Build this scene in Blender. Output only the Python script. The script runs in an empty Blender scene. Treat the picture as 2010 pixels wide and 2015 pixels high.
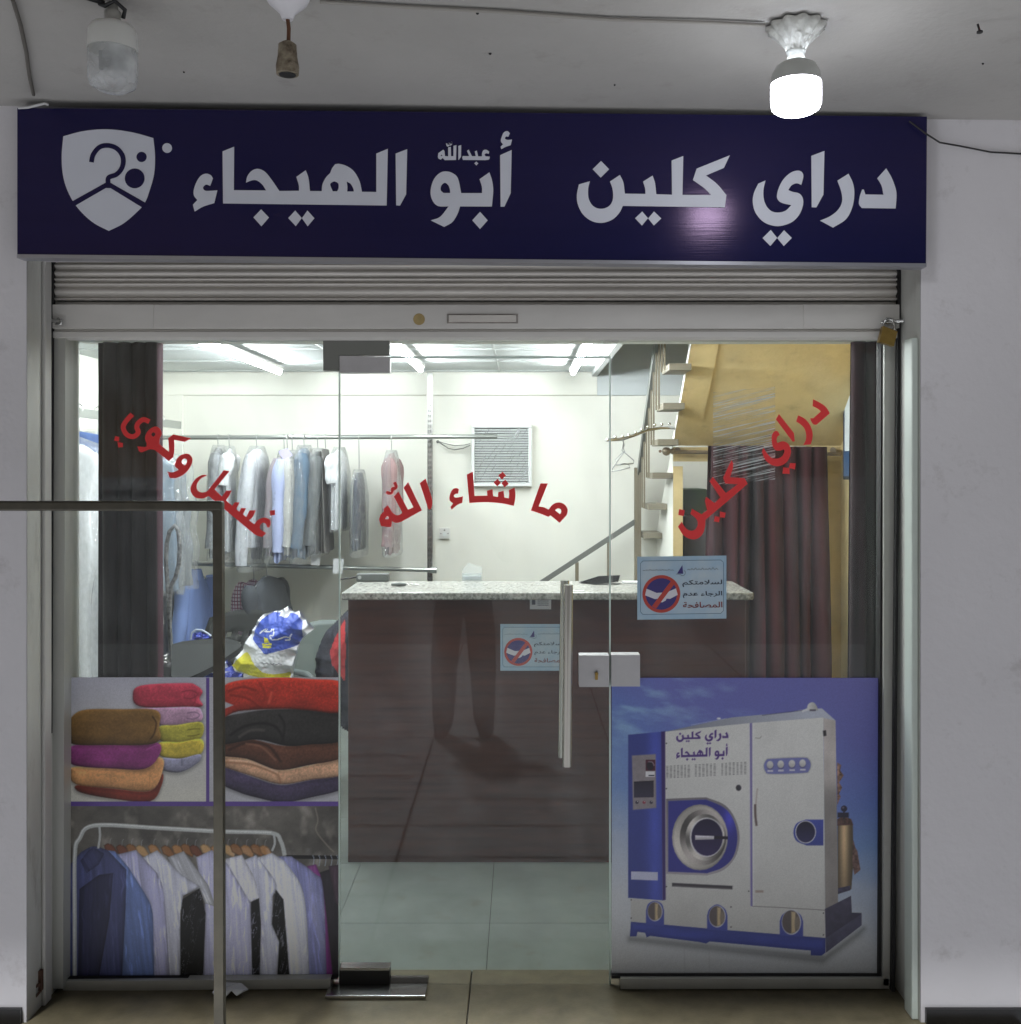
import bpy, math, random
from mathutils import Vector, Matrix, noise
from mathutils.geometry import tessellate_polygon
random.seed(7)
S = bpy.context.scene
COL = S.collection
R = math.radians
# ------------------------------------------------------------------ camera, sky, exposure
H = 1.66                                   # eye height above the shop threshold
F = 2000.0                                 # focal length in pixels of the photograph
cam = bpy.data.cameras.new('camera')
camo = bpy.data.objects.new('camera', cam)
COL.objects.link(camo)
camo.location = (0, 0, H)
camo.rotation_euler = (R(90), 0, 0)
cam.sensor_fit = 'HORIZONTAL'
cam.sensor_width = 36
cam.lens = 36 * F / 2010
cam.shift_x = -23 / 2010
cam.shift_y = -87.5 / 2010
cam.clip_start = 0.05
cam.clip_end = 600
S.camera = camo
W = bpy.data.worlds.new('World')
S.world = W
W.use_nodes = True
wn = W.node_tree
bg = wn.nodes['Background']
sky = wn.nodes.new('ShaderNodeTexSky')
sky.sky_type = 'NISHITA'
sky.sun_disc = False
STREET_EL, SUN_AZ = R(61), R(200)            # the open street beyond the porch is lit from high up; the shop front gets what the paving throws back
sky.sun_elevation = R(22)
sky.sun_rotation = SUN_AZ
wn.links.new(sky.outputs[0], bg.inputs[0])
bg.inputs[1].default_value = 0.005
street_light = bpy.data.lights.new('street_light', 'SUN')  # parallel lamp standing in for an unseen street light at night
street_light_ob = bpy.data.objects.new('street_light', street_light); COL.objects.link(street_light_ob)
street_light.energy = 5.0; street_light.angle = R(6); street_light.color = (.95, .975, 1.0)
street_light_ob.rotation_euler = (R(90) - STREET_EL, 0, -R(20))
S.view_settings.view_transform = 'Standard'
S.view_settings.look = 'None'
S.view_settings.exposure = 0.55
S.view_settings.gamma = 1.0
S.render.engine = 'CYCLES'
cy = S.cycles
cy.use_denoising = True
cy.max_bounces = 10
cy.diffuse_bounces = 4
cy.glossy_bounces = 4
cy.transmission_bounces = 6
cy.transparent_max_bounces = 40
cy.sample_clamp_indirect = 4
cy.caustics_reflective = False
cy.caustics_refractive = False
BULB_E, TUBE_E = 20.0, 80.0

# ------------------------------------------------------------------ helpers
def P(px, py, d):
    return Vector(((px - 1028) * d / F, d, H - (py - 920) * d / F))
def lin(c):
    return tuple(((v / 255 + .055) / 1.055) ** 2.4 if v > 10 else v / 255 / 12.92 for v in c) + (1,)
MATS = {}
def mat(name, col, rough=.55, metal=0, var=0, vs=6, bump=0, bs=150, spec=.5, stretch=(1, 1, 1), col2=None, emit=0, coat=0, detail=4, dirt=0):
    if name in MATS: return MATS[name]
    m = bpy.data.materials.new(name); m.use_nodes = True
    t = m.node_tree; b = t.nodes['Principled BSDF']; L = t.links.new
    b.inputs['Roughness'].default_value = rough
    b.inputs['Metallic'].default_value = metal
    b.inputs['Specular IOR Level'].default_value = spec
    b.inputs['Coat Weight'].default_value = coat
    c = lin(col)
    b.inputs['Base Color'].default_value = c
    if var or bump:
        tc = t.nodes.new('ShaderNodeTexCoord'); mp = t.nodes.new('ShaderNodeMapping')
        mp.inputs['Scale'].default_value = stretch
        L(tc.outputs['Object'], mp.inputs[0])
    if var:
        n = t.nodes.new('ShaderNodeTexNoise'); n.inputs['Scale'].default_value = vs; n.inputs['Detail'].default_value = detail
        n.inputs['Roughness'].default_value = .62
        L(mp.outputs[0], n.inputs[0])
        mr = t.nodes.new('ShaderNodeMapRange')
        mr.inputs['From Min'].default_value = .3; mr.inputs['From Max'].default_value = .7
        L(n.outputs[0], mr.inputs[0])
        mx = t.nodes.new('ShaderNodeMix'); mx.data_type = 'RGBA'
        c2 = lin(col2) if col2 else tuple(v * (1 - var) for v in c[:3]) + (1,)
        mx.inputs[6].default_value = c2; mx.inputs[7].default_value = c
        L(mr.outputs[0], mx.inputs[0]); L(mx.outputs[2], b.inputs['Base Color'])
    if dirt:
        nd = t.nodes.new('ShaderNodeTexNoise'); nd.inputs['Scale'].default_value = 7; nd.inputs['Detail'].default_value = 9; nd.inputs['Roughness'].default_value = .72
        L(mp.outputs[0], nd.inputs[0]); rd = t.nodes.new('ShaderNodeMapRange'); rd.inputs[1].default_value = .57; rd.inputs[2].default_value = .72; rd.inputs[4].default_value = dirt
        L(nd.outputs[0], rd.inputs[0]); md = t.nodes.new('ShaderNodeMix'); md.data_type = 'RGBA'; md.inputs[7].default_value = lin((108, 96, 84)); L(mx.outputs[2], md.inputs[6]); L(rd.outputs[0], md.inputs[0]); L(md.outputs[2], b.inputs['Base Color'])
    if bump:
        n2 = t.nodes.new('ShaderNodeTexNoise'); n2.inputs['Scale'].default_value = bs; n2.inputs['Detail'].default_value = 3
        L(mp.outputs[0], n2.inputs[0])
        bp = t.nodes.new('ShaderNodeBump'); bp.inputs['Strength'].default_value = bump; bp.inputs['Distance'].default_value = .01
        L(n2.outputs[0], bp.inputs['Height']); L(bp.outputs[0], b.inputs['Normal'])
    if emit:
        b.inputs['Emission Color'].default_value = c; b.inputs['Emission Strength'].default_value = emit
    MATS[name] = m
    return m
def clearmat(name, tint=(1, 1, 1, 1), rough=0.0, ior=1.5, haze=0, crinkle=0, cs=30, stretch=(1, 1, 1), streak=None, lohi=None, top_a=.85):
    """thin clear sheet: Fresnel mirror over a see-through body, optional milky haze and crinkles"""
    m = bpy.data.materials.new(name); m.use_nodes = True
    t = m.node_tree; t.nodes.clear(); L = t.links.new; N = t.nodes.new
    out = N('ShaderNodeOutputMaterial'); tr = N('ShaderNodeBsdfTransparent'); gl = N('ShaderNodeBsdfGlossy')
    tr.inputs[0].default_value = tint; gl.inputs['Roughness'].default_value = rough
    fr = N('ShaderNodeFresnel'); ge = N('ShaderNodeNewGeometry'); mr = N('ShaderNodeMapRange')
    mr.inputs[3].default_value = ior; mr.inputs[4].default_value = 1 / ior
    L(ge.outputs['Backfacing'], mr.inputs[0]); L(mr.outputs[0], fr.inputs['IOR'])
    mx = N('ShaderNodeMixShader'); L(fr.outputs[0], mx.inputs[0]); L(tr.outputs[0], mx.inputs[1]); L(gl.outputs[0], mx.inputs[2])
    top = mx
    if crinkle or streak:
        tc = N('ShaderNodeTexCoord'); mp = N('ShaderNodeMapping'); mp.inputs['Scale'].default_value = stretch
        if streak:
            m0 = N('ShaderNodeMapping'); m0.inputs['Rotation'].default_value = (0, streak, 0); L(tc.outputs['Object'], m0.inputs[0]); L(m0.outputs[0], mp.inputs[0])
        else: L(tc.outputs['Object'], mp.inputs[0])
        n = N('ShaderNodeTexNoise'); n.inputs['Scale'].default_value = cs; n.inputs['Detail'].default_value = 3
        L(mp.outputs[0], n.inputs[0])
    if crinkle:
        bp = N('ShaderNodeBump'); bp.inputs['Strength'].default_value = crinkle; bp.inputs['Distance'].default_value = .02
        L(n.outputs[0], bp.inputs['Height']); L(bp.outputs[0], gl.inputs['Normal']); L(bp.outputs[0], fr.inputs['Normal'])
    if haze:
        df = N('ShaderNodeBsdfDiffuse'); df.inputs[0].default_value = (.85, .88, .9, 1)
        m2 = N('ShaderNodeMixShader'); L(mx.outputs[0], m2.inputs[1]); L(df.outputs[0], m2.inputs[2])
        m2.inputs[0].default_value = haze
        if crinkle or streak:
            r2 = N('ShaderNodeMapRange'); L(n.outputs[0], r2.inputs[0])
            lo, hi = lohi or ((.52, .66) if streak else (.35, .75))
            r2.inputs[1].default_value = lo; r2.inputs[2].default_value = hi
            r2.inputs[3].default_value = .02 if streak else haze * .4; r2.inputs[4].default_value = top_a if streak else haze * 1.7
            L(r2.outputs[0], m2.inputs[0])
        top = m2
    L(top.outputs[0], out.inputs[0])
    MATS[name] = m
    return m
def tag(o, label=None, cat=None, group=None, kind=None):
    if label: o['label'] = label
    if cat: o['category'] = cat
    if group: o['group'] = group
    if kind: o['kind'] = kind
    return o
def empty(name, loc, label, cat, group=None):
    o = bpy.data.objects.new(name, None); COL.objects.link(o); o.location = loc
    o.empty_display_size = .1
    return tag(o, label, cat, group)
class MB:
    def __init__(s): s.v = []; s.f = []; s.m = []; s.sm = []; s.mats = []
    def mi(s, m):
        if m not in s.mats: s.mats.append(m)
        return s.mats.index(m)
    def face(s, pts, m, smooth=False):
        b = len(s.v); s.v += [tuple(p) for p in pts]; s.f.append(tuple(range(b, b + len(pts)))); s.m.append(s.mi(m)); s.sm.append(smooth)
    def grid(s, rows, m, smooth=True, closed=False):
        b = len(s.v); n = len(rows[0])
        for r in rows: s.v += [tuple(p) for p in r]
        k = s.mi(m)
        for i in range(len(rows) - 1):
            for j in range(n if closed else n - 1):
                j2 = (j + 1) % n
                s.f.append((b + i * n + j, b + i * n + j2, b + (i + 1) * n + j2, b + (i + 1) * n + j)); s.m.append(k); s.sm.append(smooth)
    def cap(s, ring, m, smooth=False): s.face(ring, m, smooth)
    def box(s, x0, x1, y0, y1, z0, z1, m):
        c = [(x, y, z) for x in (x0, x1) for y in (y0, y1) for z in (z0, z1)]
        b = len(s.v); s.v += c; k = s.mi(m)
        for q in ((0, 1, 3, 2), (4, 6, 7, 5), (0, 4, 5, 1), (2, 3, 7, 6), (0, 2, 6, 4), (1, 5, 7, 3)):
            s.f.append(tuple(b + i for i in q)); s.m.append(k); s.sm.append(False)
    def hexa(s, front, dy, m):
        """front: four points (counter-clockwise seen from the camera); pushed back by dy"""
        back = [Vector(p) + Vector((0, dy, 0)) for p in front]
        s.face(front, m); s.face(back[::-1], m)
        for i in range(4):
            j = (i + 1) % 4
            s.face([front[i], back[i], back[j], front[j]], m)
    def tube(s, pts, r, m, n=10, caps=True, closed=False):
        pts = [Vector(p) for p in pts]; rows = []
        up = Vector((0, 0, 1)); N = len(pts)
        prev = None
        for i, p in enumerate(pts):
            a = pts[max(i - 1, 0)]; c = pts[min(i + 1, N - 1)]
            t = (c - a).normalized()
            u = t.cross(up if abs(t.z) < .95 else Vector((0, 1, 0)))
            if prev is not None:
                q = prev - t * prev.dot(t)
                if q.length > 1e-5: u = q
            u.normalize(); w = t.cross(u); prev = u
            rr = r[i] if isinstance(r, (list, tuple)) else r
            rows.append([p + (u * math.cos(2 * math.pi * k / n) + w * math.sin(2 * math.pi * k / n)) * rr for k in range(n)])
        s.grid(rows, m, True, True)
        if caps: s.cap(rows[0][::-1], m); s.cap(rows[-1], m)
    def lathe(s, prof, m, c=(0, 0, 0), n=28, axis='z', capb=True, capt=True):
        rows = []
        for r, h in prof:
            ring = []
            for k in range(n):
                a = 2 * math.pi * k / n; x, y = r * math.cos(a), r * math.sin(a)
                p = (x, y, h) if axis == 'z' else ((x, h, y) if axis == 'y' else (h, x, y))
                ring.append(Vector(c) + Vector(p))
            rows.append(ring)
        s.grid(rows, m, True, True)
        if capb: s.cap(rows[0][::-1], m)
        if capt: s.cap(rows[-1], m)
    def sphere(s, c, r, m, n=16, sq=(1, 1, 1)):
        rows = []
        for i in range(n // 2 + 1):
            a = math.pi * i / (n // 2) ; a = min(max(a, .02), math.pi - .02)
            rows.append([Vector(c) + Vector((r * sq[0] * math.sin(a) * math.cos(2 * math.pi * k / n), r * sq[1] * math.sin(a) * math.sin(2 * math.pi * k / n), r * sq[2] * math.cos(a))) for k in range(n)])
        s.grid(rows, m, True, True)
    def poly(s, loops, m, thick=0, back=(0, 1, 0)):
        """flat polygon with holes, given as loops of points; thick pushes sides back"""
        loops = [[Vector(p) for p in l] for l in loops]
        flat = [p for l in loops for p in l]
        b = len(s.v); s.v += [tuple(p) for p in flat]; k = s.mi(m)
        for t in tessellate_polygon(loops):
            s.f.append(tuple(b + i for i in t)); s.m.append(k); s.sm.append(False)
        if thick:
            bk = Vector(back) * thick
            for l in loops:
                for i in range(len(l)):
                    j = (i + 1) % len(l)
                    s.face([l[i], l[j], l[j] + bk, l[i] + bk], m)
    def build(s, name, parent=None, loc=None, **kw):
        me = bpy.data.meshes.new(name)
        off = Vector(loc) if loc is not None else Vector((0, 0, 0))
        me.from_pydata([tuple(Vector(p) - off) for p in s.v], [], s.f)
        for m in s.mats: me.materials.append(m)
        me.polygons.foreach_set('material_index', s.m)
        me.polygons.foreach_set('use_smooth', s.sm)
        me.update()
        if kw.pop('weld', False):
            import bmesh
            bm = bmesh.new(); bm.from_mesh(me); bmesh.ops.remove_doubles(bm, verts=bm.verts, dist=1e-5)
            bmesh.ops.recalc_face_normals(bm, faces=bm.faces); bm.to_mesh(me); bm.free()
        o = bpy.data.objects.new(name, me); COL.objects.link(o)
        bev = kw.pop('bevel', 0)
        if parent is not None:
            o.parent = parent; o.location = off - wloc(parent)
        else: o.location = off
        if bev:
            bv = o.modifiers.new('bevel', 'BEVEL'); bv.width = bev; bv.segments = 2; bv.limit_method = 'ANGLE'; bv.angle_limit = R(40)
        if kw: tag(o, **kw)
        return o
def wloc(o):
    l = Vector(o.location)
    while o.parent: o = o.parent; l += Vector(o.location)
    return l
# contour maths: (x, y) is a corner, (x, y, 1) a point on a curve
def smooth(pts, n=5):
    N = len(pts); cor = [i for i in range(N) if len(pts[i]) == 2]
    q = [(p[0], p[1]) for p in pts]
    def cr(a, b, c, d, t):
        return tuple(.5 * (2 * b[i] + (c[i] - a[i]) * t + (2 * a[i] - 5 * b[i] + 4 * c[i] - d[i]) * t * t + (3 * b[i] - a[i] - 3 * c[i] + d[i]) * t ** 3) for i in (0, 1))
    out = []
    for i in range(N):
        j = (i + 1) % N
        out.append(q[i])
        if len(pts[i]) == 2 and len(pts[j]) == 2: continue
        a = q[i - 1] if len(pts[i]) == 3 else tuple(2 * q[i][k] - q[j][k] for k in (0, 1))
        d = q[(j + 1) % N] if len(pts[j]) == 3 else tuple(2 * q[j][k] - q[i][k] for k in (0, 1))
        for t in range(1, n): out.append(cr(a, q[i], q[j], d, t / n))
    return out
def stroke(pts, w, n=6):
    """outline of a round-ended brush stroke through pts"""
    N = len(pts); c = []
    for i in range(N - 1):
        a = pts[max(i - 1, 0)]; b = pts[i]; e = pts[i + 1]; d = pts[min(i + 2, N - 1)]
        for t in range(n):
            u = t / n
            c.append(tuple(.5 * (2 * b[k] + (e[k] - a[k]) * u + (2 * a[k] - 5 * b[k] + 4 * e[k] - d[k]) * u * u + (3 * b[k] - a[k] - 3 * e[k] + d[k]) * u ** 3) for k in (0, 1)))
    c.append(tuple(pts[-1][:2]))
    l, r = [], []
    for i, p in enumerate(c):
        a = c[max(i - 1, 0)]; b = c[min(i + 1, len(c) - 1)]
        dx, dy = b[0] - a[0], b[1] - a[1]; g = math.hypot(dx, dy) or 1
        l.append((p[0] - dy / g * w / 2, p[1] + dx / g * w / 2)); r.append((p[0] + dy / g * w / 2, p[1] - dx / g * w / 2))
    return l + r[::-1]
def ell(cx, cy, rx, ry=None, n=28):
    ry = ry or rx
    return [(cx + rx * math.cos(2 * math.pi * k / n), cy + ry * math.sin(2 * math.pi * k / n)) for k in range(n)]
def rect(x0, y0, x1, y1): return [(x0, y0), (x1, y0), (x1, y1), (x0, y1)]
def dia(*p): return list(p)
def zr(x0, y0, s):
    """points read off an enlarged view that starts at (x0, y0)"""
    return lambda pts: [((p[0] / s + x0), (p[1] / s + y0)) + tuple(p[2:]) for p in pts]
_fc = None
def glyphs(text, size=1.0):
    """a line of Arabic presentation forms as flat triangles in a 1-high box; returns (points, faces, width)"""
    global _fc
    if _fc is None:
        _fc = bpy.data.curves.new('letter_shapes', 'FONT'); _fc.resolution_u = 2
    _fc.body = text; _fc.offset = 0.012
    o = bpy.data.objects.new('letter_shapes', _fc); COL.objects.link(o)
    dg = bpy.context.evaluated_depsgraph_get(); dg.update()
    e = o.evaluated_get(dg); me = e.to_mesh()
    v = [(p.co.x, p.co.y) for p in me.vertices]; f = [tuple(p.vertices) for p in me.polygons]
    e.to_mesh_clear(); bpy.data.objects.remove(o)
    return v, f
FORMS = {'ا': ('\ufe8d', '\ufe8e'), 'أ': ('\ufe83', '\ufe84'), 'د': ('\ufea9', '\ufeaa'), 'ر': ('\ufead', '\ufeae'), 'و': ('\ufeed', '\ufeee'), 'ة': ('\ufe93', '\ufe94'), 'ء': ('\ufe80',),
    'ل': ('\ufedd', '\ufede', '\ufedf', '\ufee0'), 'س': ('\ufeb1', '\ufeb2', '\ufeb3', '\ufeb4'), 'م': ('\ufee1', '\ufee2', '\ufee3', '\ufee4'), 'ت': ('\ufe95', '\ufe96', '\ufe97', '\ufe98'),
    'ك': ('\ufed9', '\ufeda', '\ufedb', '\ufedc'), 'ج': ('\ufe9d', '\ufe9e', '\ufe9f', '\ufea0'), 'ع': ('\ufec9', '\ufeca', '\ufecb', '\ufecc'), 'ص': ('\ufeb9', '\ufeba', '\ufebb', '\ufebc'),
    'ف': ('\ufed1', '\ufed2', '\ufed3', '\ufed4'), 'ح': ('\ufea1', '\ufea2', '\ufea3', '\ufea4'), 'ض': ('\ufebd', '\ufebe', '\ufebf', '\ufec0'), 'ئ': ('\ufe89', '\ufe8a', '\ufe8b', '\ufe8c')}
def shape(word):
    out = []; joins = False; i = 0
    while i < len(word):
        ch = word[i]
        if ch == ' ': out.append(' '); joins = False; i += 1; continue
        if ch == 'ل' and i + 1 < len(word) and word[i + 1] == 'ا':
            out.append('\ufefc' if joins else '\ufefb'); joins = False; i += 2; continue
        f = FORMS[ch]; nxt = i + 1 < len(word) and word[i + 1] not in ' ء'
        fwd = len(f) == 4 and nxt
        out.append(f[(3 if joins else 2) if fwd else (1 if joins and len(f) > 1 else 0)]); joins = fwd; i += 1
    return ''.join(out[::-1])
def write(mb, word, box, m, tf):
    """set word to fill the pixel box (x0, y0, x1, y1); tf turns a pixel into a point"""
    v, f = glyphs(shape(word))
    xs = [p[0] for p in v]; ys = [p[1] for p in v]
    ax, bx, ay, by = min(xs), max(xs), min(ys), max(ys)
    x0, y0, x1, y1 = box
    b = len(mb.v); k = mb.mi(m)
    for x, y in v:
        mb.v.append(tuple(tf(x0 + (x - ax) / (bx - ax) * (x1 - x0), y1 - (y - ay) / (by - ay) * (y1 - y0))))
    for q in f: mb.f.append(tuple(b + i for i in q)); mb.m.append(k); mb.sm.append(False)
def flat(mb, contours, m, tf, thick=.0):
    mb.poly([[tf(*p) for p in smooth(c)] for c in contours], m, thick)
# ------------------------------------------------------------------ lettering outlines, read off the photograph
A_, B_, C_ = zr(100, 240, 7.4115), zr(360, 270, 7.4115), zr(600, 270, 7.4115)
D_, E_, F_ = zr(830, 240, 8.78), zr(1120, 280, 9.635), zr(1240, 280, 8.759)
G_, H_ = zr(1460, 280, 8.783), zr(1580, 280, 8.759)
SHIELD = A_([(188, 210), (480, 135, 1), (820, 108, 1), (1180, 150, 1), (1497, 235), (1522, 480, 1), (1510, 750, 1), (1440, 1010, 1), (1370, 1185, 1), (1250, 1320, 1), (1060, 1480, 1), (848, 1588), (640, 1480, 1), (470, 1335, 1), (330, 1160, 1), (225, 940, 1), (175, 720, 1), (165, 470, 1)])
SHOULDERS = A_([(316, 1160), (810, 885), (880, 890), (1388, 1180), (1340, 1250), (880, 968), (810, 965), (355, 1228)])
HOOK = stroke(A_([(600, 590), (625, 480), (715, 372), (833, 345), (955, 380), (1040, 470), (1065, 580), (1035, 690), (960, 770), (850, 815), (845, 910)]), 70 / 7.41)
BUBBLES = [ell(100 + x / 7.4115, 240 + y / 7.4115, r / 7.4115) for x, y, r in ((1330, 512, 75), (1230, 825, 145))]
DROP = ell(100 + 1700 / 7.4115, 240 + 380 / 7.4115, 70 / 7.4115)
HAYJA = [
 [B_([(440, 600), (400, 710), (340, 690, 1), (295, 735, 1), (330, 780, 1), (410, 782, 1), (505, 775), (460, 960), (300, 1010, 1), (175, 1082), (150, 985), (215, 918), (165, 850, 1), (165, 760, 1), (210, 640, 1), (270, 560, 1), (345, 532, 1), (410, 555, 1)])],
 [B_([(582, 208), (750, 140), (745, 773), (1218, 778), (1160, 690, 1), (1080, 630, 1), (1010, 628, 1), (925, 660), (945, 570, 1), (1010, 490, 1), (1100, 462, 1), (1200, 505, 1), (1290, 610, 1), (1410, 785), (1697, 782), (1694, 700, 1), (1658, 580), (1795, 483), (1835, 600, 1), (1855, 785)])
  + C_([(250, 788), (260, 690, 1), (310, 590, 1), (372, 525), (400, 455), (445, 395), (510, 390, 1), (620, 425, 1), (720, 500, 1), (800, 640, 1), (835, 797), (1045, 800), (1045, 240), (1212, 170), (1196, 995)]) + B_([(590, 965)]),
  C_([(372, 690, 1), (400, 655, 1), (440, 645, 1), (490, 675, 1), (495, 740, 1), (475, 790), (410, 790)]), C_([(612, 645), (670, 680, 1), (710, 750, 1), (718, 793), (620, 793), (622, 720, 1)])],
 [B_([(1145, 1053), (1257, 1170), (1147, 1298), (1033, 1170)])], [B_([(1642, 1070), (1737, 1178), (1648, 1296), (1540, 1180)])], [B_([(1820, 1070), (1920, 1180), (1822, 1298), (1739, 1182)])],
 [C_([(1327, 240), (1495, 175), (1480, 830), (1390, 997), (1335, 992)])]]
ABU = [
 [D_([(1525, 195), (1500, 255), (1460, 250, 1), (1440, 285, 1), (1480, 310, 1), (1562, 305), (1540, 400), (1450, 430, 1), (1380, 468), (1365, 430), (1408, 388), (1370, 330, 1), (1385, 260, 1), (1420, 185, 1), (1480, 158, 1)])],
 [D_([(1357, 575), (1557, 485), (1540, 1230), (1432, 1462), (1365, 1462)])],
 [D_([(1002, 990), (1172, 870), (1220, 1020, 1), (1238, 1190, 1), (1215, 1460), (665, 1458), (620, 1590, 1), (530, 1730, 1), (390, 1812), (160, 1700), (320, 1640, 1), (470, 1458), (300, 1455, 1), (210, 1390, 1), (160, 1270, 1), (165, 1130, 1), (220, 980, 1), (320, 880, 1), (430, 855, 1), (545, 890, 1), (630, 980, 1), (685, 1230), (1045, 1230), (1042, 1120, 1)]),
  D_([(495, 1228), (380, 1228), (332, 1180, 1), (340, 1100, 1), (400, 1050, 1), (460, 1090, 1), (488, 1160, 1)])],
 [D_([(1010, 1553), (1142, 1700), (1010, 1848), (877, 1700)])]]
ABDULLAH = [
 [D_([(1178, 600), (1165, 645, 1), (1100, 658), (715, 655), (703, 620), (712, 590), (825, 592), (785, 500), (815, 478), (872, 592), (935, 592), (920, 510), (955, 495), (978, 595), (1045, 595), (1045, 540, 1), (1070, 490, 1), (1120, 482, 1), (1168, 512), (1160, 550), (1115, 540, 1), (1088, 566, 1), (1110, 595)])],
 [D_([(945, 685), (980, 715), (947, 750), (912, 715)])], [D_([(635, 415), (685, 400), (682, 600), (645, 652), (635, 650)])],
 [D_([(595, 655), (400, 658), (365, 620), (330, 650), (285, 620, 1), (290, 540), (375, 480), (395, 500), (405, 590), (460, 595), (460, 440), (505, 430), (510, 592), (550, 592), (552, 415), (602, 400)]), D_([(325, 590), (345, 560), (365, 590)])],
 [stroke(D_([(432, 372), (448, 412), (474, 398), (480, 370), (492, 396), (515, 380), (518, 345)]), 2.6)]]
KLEEN = [
 [E_([(188, 800), (397, 740), (365, 880, 1), (370, 1050, 1), (430, 1180, 1), (530, 1250, 1), (650, 1258, 1), (760, 1210, 1), (825, 1110, 1), (838, 980, 1), (820, 860, 1), (778, 745), (965, 620), (1030, 760, 1), (1060, 975), (1450, 980), (1445, 880, 1), (1405, 745), (1585, 632), (1630, 770, 1), (1655, 985)])
  + F_([(725, 905), (718, 315), (918, 238), (905, 908), (1400, 910), (1280, 790, 1), (1085, 650), (1150, 455), (1722, 225), (1620, 440), (1310, 572), (1500, 720, 1), (1662, 912), (1635, 1122)]) + E_([(1022, 1205), (960, 1330, 1), (830, 1460, 1), (640, 1525, 1), (440, 1495, 1), (270, 1370, 1), (170, 1180, 1), (150, 1000, 1)])],
 [E_([(608, 355), (760, 512), (603, 668), (450, 510)])], [E_([(1388, 1312), (1498, 1440), (1385, 1578), (1255, 1440)])], [E_([(1612, 1312), (1750, 1445), (1610, 1578), (1502, 1442)])]]
DRAI = [
 [G_([(410, 660), (375, 820, 1), (380, 980, 1), (430, 1110, 1), (520, 1195, 1), (640, 1215, 1), (760, 1180, 1), (858, 1085), (720, 1055, 1), (640, 1010, 1), (608, 930, 1), (640, 790, 1), (720, 640, 1), (840, 530, 1), (960, 490, 1), (1035, 515, 1), (1063, 590, 1), (1030, 735), (950, 708, 1), (860, 745, 1), (803, 828), (880, 858, 1), (990, 885, 1), (1050, 960, 1), (1058, 1080, 1), (1000, 1240, 1), (880, 1370, 1), (700, 1440, 1), (540, 1440, 1), (370, 1370, 1), (240, 1220, 1), (190, 1040, 1), (210, 880, 1), (285, 715)])],
 [G_([(500, 1515), (610, 1653), (495, 1792), (360, 1655)])], [G_([(730, 1520), (865, 1655), (727, 1792), (613, 1655)])],
 [G_([(1203, 235), (1428, 150), (1410, 905), (1290, 1125), (1210, 1122)])],
 [H_([(598, 660), (788, 542), (865, 710, 1), (888, 900, 1), (850, 1130, 1), (740, 1330, 1), (523, 1470), (300, 1350), (480, 1270, 1), (620, 1150, 1), (680, 1010, 1), (665, 850, 1)])],
 [H_([(1285, 620), (1437, 450), (1530, 610, 1), (1600, 800, 1), (1615, 930, 1), (1600, 1140), (1020, 1132), (970, 1060, 1), (985, 930, 1), (1025, 815), (1050, 815), (1078, 900), (1393, 905), (1360, 750, 1)])]]
a_, b_, c_, d_, e_, f_, g_ = zr(210, 790, 10.142), zr(360, 900, 9.635), zr(730, 920, 12.04), zr(870, 910, 11.335), zr(1020, 930, 14.823), zr(1320, 890, 10.168), zr(1480, 770, 10.735)
WASH_IRON = [
 [a_([(1210, 1405), (1320, 1415, 1), (1440, 1365), (1365, 1290, 1), (1375, 1200, 1), (1440, 1100, 1), (1540, 1048, 1), (1640, 1050, 1), (1710, 1130, 1), (1700, 1240, 1), (1620, 1380, 1), (1500, 1480, 1), (1370, 1530, 1), (1262, 1525)]), a_([(1488, 1210), (1520, 1155, 1), (1570, 1140, 1), (1605, 1180, 1), (1590, 1240, 1), (1555, 1275)])],
 [a_([(1335, 655), (1685, 735), (1560, 805), (1345, 765), (1352, 950, 1), (1330, 1110), (1240, 1190), (960, 965), (850, 955, 1), (700, 1015, 1), (640, 985), (612, 895), (780, 905, 1), (800, 840), (765, 740, 1), (790, 640, 1), (860, 550, 1), (970, 500, 1), (1060, 540, 1), (1095, 640, 1), (1055, 745), (1050, 850), (1245, 1005), (1240, 880, 1), (1228, 730)]), a_([(890, 660, 1), (930, 615, 1), (970, 650, 1), (935, 700, 1)])],
 [stroke(a_([(510, 255), (380, 400), (330, 520), (400, 660), (530, 700), (630, 620), (600, 510), (640, 420), (740, 360), (850, 405)]), 9.6)],
 [a_([(170, 690), (250, 710), (240, 800), (150, 780)])], [a_([(215, 810), (325, 830), (320, 910), (230, 915)])],
 [b_([(458, 345), (345, 400, 1), (265, 510, 1), (275, 620, 1), (360, 665, 1), (460, 640, 1), (545, 540), (775, 243), (885, 262), (600, 605), (740, 745), (825, 628), (925, 630), (870, 740, 1), (815, 815), (935, 918), (985, 850), (1075, 855), (1010, 985), (1070, 1030), (1110, 955), (1200, 965), (1140, 1080), (1200, 1130), (1265, 1005), (1383, 1005), (1330, 1120, 1), (1255, 1195), (1355, 1270), (1420, 1190, 1), (1530, 1142, 1), (1640, 1175, 1), (1662, 1260, 1), (1640, 1332), (1600, 1325), (1570, 1260, 1), (1510, 1240, 1), (1465, 1290, 1), (1470, 1365, 1), (1580, 1435), (1500, 1510), (1380, 1470, 1), (1300, 1410), (780, 975), (600, 820), (490, 730), (370, 780, 1), (230, 755, 1), (150, 650, 1), (155, 540, 1), (240, 410, 1), (340, 345, 1), (410, 330, 1)])],
 [b_([(1645, 1015), (1745, 995), (1745, 1090), (1660, 1105)])]]
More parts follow.
